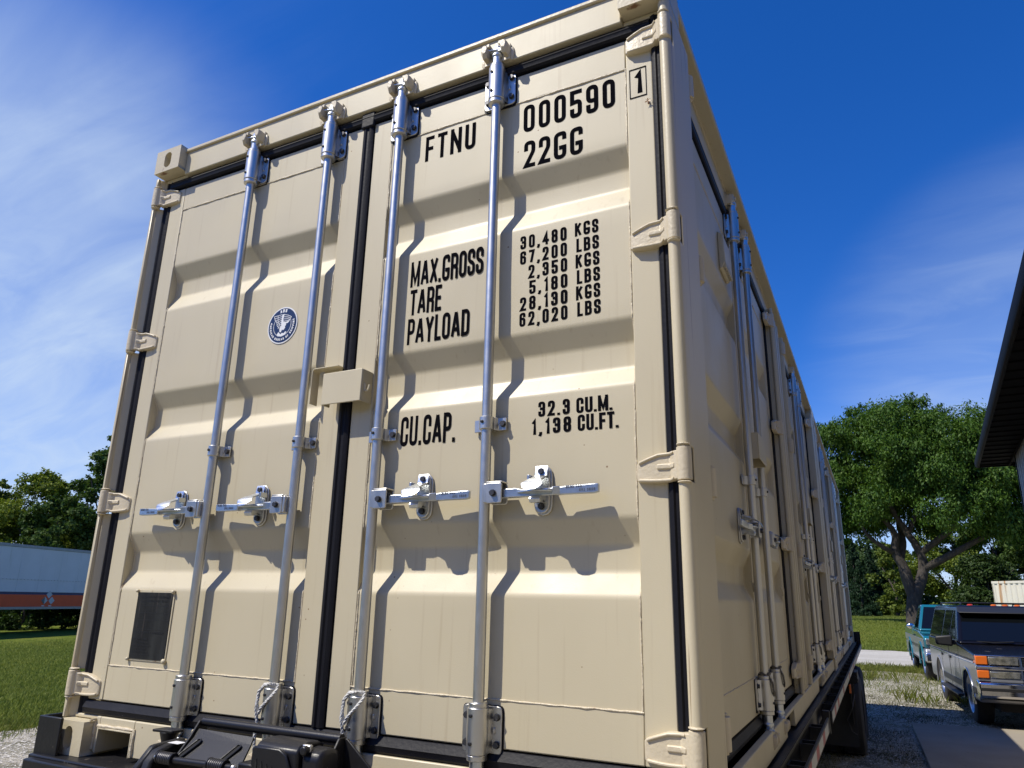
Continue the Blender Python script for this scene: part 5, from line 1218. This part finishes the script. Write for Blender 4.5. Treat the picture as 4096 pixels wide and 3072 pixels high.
# ---- far woods that close the horizon, and woods behind the photographer (they show in the zinc rods and the glass)
def woods(name, arc, n, h, m, size=.5, per=60):
    c = []
    for k in range(n):
        x, y = arc(rng.uniform()); hh = h*rng.uniform(.65, 1.1); 
        for q in range(5): c.append(((x+rng.normal(0, 2.), y+rng.normal(0, 1.5), float(gz(x, y))+hh*(.12+.19*q)), (rng.uniform(1.6, 2.9), rng.uniform(1.6, 2.9), rng.uniform(1.1, 2.))))
    o = crown(name, c, per, size, m, None, .7, 0, .3, .4); return tag(o, kind='stuff')
woods('far_woods', lambda t: (-75+190*t, 132+14*math.sin(t*9)), 58, 11, lf_dark)
woods('west_woods', lambda t: (-95+8*math.sin(t*7), -40+150*t), 40, 11, lf_dark)
woods('near_woods', lambda t: (-60+130*t, -42+5*math.sin(t*8)), 46, 13, lf_mid)
# ---- weeds, grass blades, loose stones
def blades(name, P, hgt, wid, m, lean=.35):
    n = len(P); a = rng.uniform(0, 2*PI, n); d = np.stack([np.cos(a), np.sin(a), np.zeros(n)], 1); s = np.stack([-np.sin(a), np.cos(a), np.zeros(n)], 1)
    h = hgt[:, None]; w = wid[:, None]; up = np.array([0, 0, 1.])
    l = rng.uniform(0, lean, n)[:, None]
    V = np.stack([P-s*w, P+s*w, P+up*h*.6+d*h*l*.4+s*w*.6, P+up*h+d*h*l], 1).reshape(-1, 3)
    o = inst(name, fast_mesh(name, V, np.arange(4*n).reshape(n, 4), m)); return tag(o, kind='stuff')
def ground_pts(x, y, dz=0.): return np.stack([x, y, gz(x, y)+dz], 1)
lf_grass = leaf_mat('grass_blades', (.11, .165, .018), (.22, .25, .040), .35); lf_weed = leaf_mat('weed_leaves', (.085, .125, .014), (.20, .20, .035), .3)
lf_shade = leaf_mat('shade_toned_weeds', (.035, .045, .010), (.085, .075, .030), .2)  # low weeds, coloured darker to deepen the shade on the ground
# lawn on the left, denser near the gravel
n = 150000; t = rng.uniform(0, 1, n)**1.7; dist = 6.8+24*t; an = rng.uniform(-.62, -.36, n); an2 = math.pi-.58+0*an
u = rng.uniform(0, 1, n); dx = -(.80+.10*u)*dist*1.13; x = 2.84+dx; y = -1.85+dist*(.50+.36*rng.uniform(-.35, 1, n)*.62)
k = ~in_yard(x, y); x, y = x[k], y[k]
blades('lawn_grass', ground_pts(x, y), rng.uniform(.03, .075, len(x)), rng.uniform(.003, .007, len(x)), lf_grass, .8)
n = 90000; x = rng.uniform(-3, 9, n); y = 34+rng.uniform(0, 1, n)**1.5*45; k = ~in_yard(x, y); x, y = x[k], y[k]
blades('lawn_grass', ground_pts(x, y), rng.uniform(.04, .10, len(x)), rng.uniform(.008, .018, len(x)), lf_grass, .8)
# weeds through the gravel between the trailer and the vehicles
NC = 4600
cx, cy = rng.uniform(1.8, 4.5, NC), 7.5+rng.uniform(0, 1, NC)*16.5; dens = np.clip((cy-11)/9, .15, 1)
keep = rng.uniform(size=NC) < dens+.25; cx, cy = cx[keep], cy[keep]
P, H = [], []
for a, b in zip(cx, cy):
    q = int(rng.integers(10, 60)); r = rng.uniform(.05, .30); P.append(np.stack([a+rng.normal(0, r, q), b+rng.normal(0, r, q)], 1)); H.append(np.full(q, rng.uniform(.012, .045) if (rng.uniform() < .975 or b < 13) else rng.uniform(.10, .30)))
P = np.concatenate(P); H = np.concatenate(H)*rng.uniform(.5, 1.1, len(P))
blades('gravel_weeds', ground_pts(P[:, 0], P[:, 1]), H, H*.008+.0015, lf_weed, .7)
n = 42000; x = rng.uniform(-2, 7, n); y = 22.2+np.abs(rng.normal(0, 1.1, n)); k = (y < 25.2); x, y = x[k], y[k]
blades('verge_grass', ground_pts(x, y), rng.uniform(.03, .11, len(x)), rng.uniform(.0035, .007, len(x)), lf_weed, .8)
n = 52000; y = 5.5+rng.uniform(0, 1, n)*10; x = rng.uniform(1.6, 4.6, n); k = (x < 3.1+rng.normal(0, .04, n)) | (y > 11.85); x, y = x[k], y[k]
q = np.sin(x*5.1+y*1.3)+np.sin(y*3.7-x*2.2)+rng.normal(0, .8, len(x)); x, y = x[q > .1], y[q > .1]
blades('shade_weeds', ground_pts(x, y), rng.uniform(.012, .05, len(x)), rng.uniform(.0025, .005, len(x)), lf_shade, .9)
n = 9000; y = rng.uniform(-2, 12, n); x = -7.6-.12*(y-4)+rng.normal(.1, .35, n)
blades('edge_grass', ground_pts(x, y), rng.uniform(.03, .10, len(x)), rng.uniform(.003, .006, len(x)), lf_weed, .9)
# loose limestone chips near enough to be told from the sheet
n = 50000; x = np.concatenate([rng.uniform(-8.2, -4, n//2), rng.uniform(2.3, 5., n//2)]); y = np.concatenate([rng.uniform(.5, 7, n//2), rng.uniform(6, 20, n//2)]); k = in_yard(x, y); x, y = x[k], y[k]; n = len(x)
s = rng.uniform(.005, .017, n)[:, None, None]; octa = np.array([[1, 0, 0], [0, 1, 0], [-1, 0, 0], [0, -1, 0], [0, 0, .38], [0, 0, -.6]], float)
V = (ground_pts(x, y, .016)[:, None]+octa[None]*s*rng.uniform(.6, 1.3, (n, 6, 1))).reshape(-1, 3)
f = np.array([[0, 1, 4], [1, 2, 4], [2, 3, 4], [3, 0, 4]]); F = (np.arange(n)[:, None, None]*6+f[None]).reshape(-1, 3)
o = inst('gravel_chips', fast_mesh('gravel_chips', V, F, mat('gravel_chip', (.50, .47, .41), .9, spec=.1, island=.45), True)); tag(o, kind='stuff')
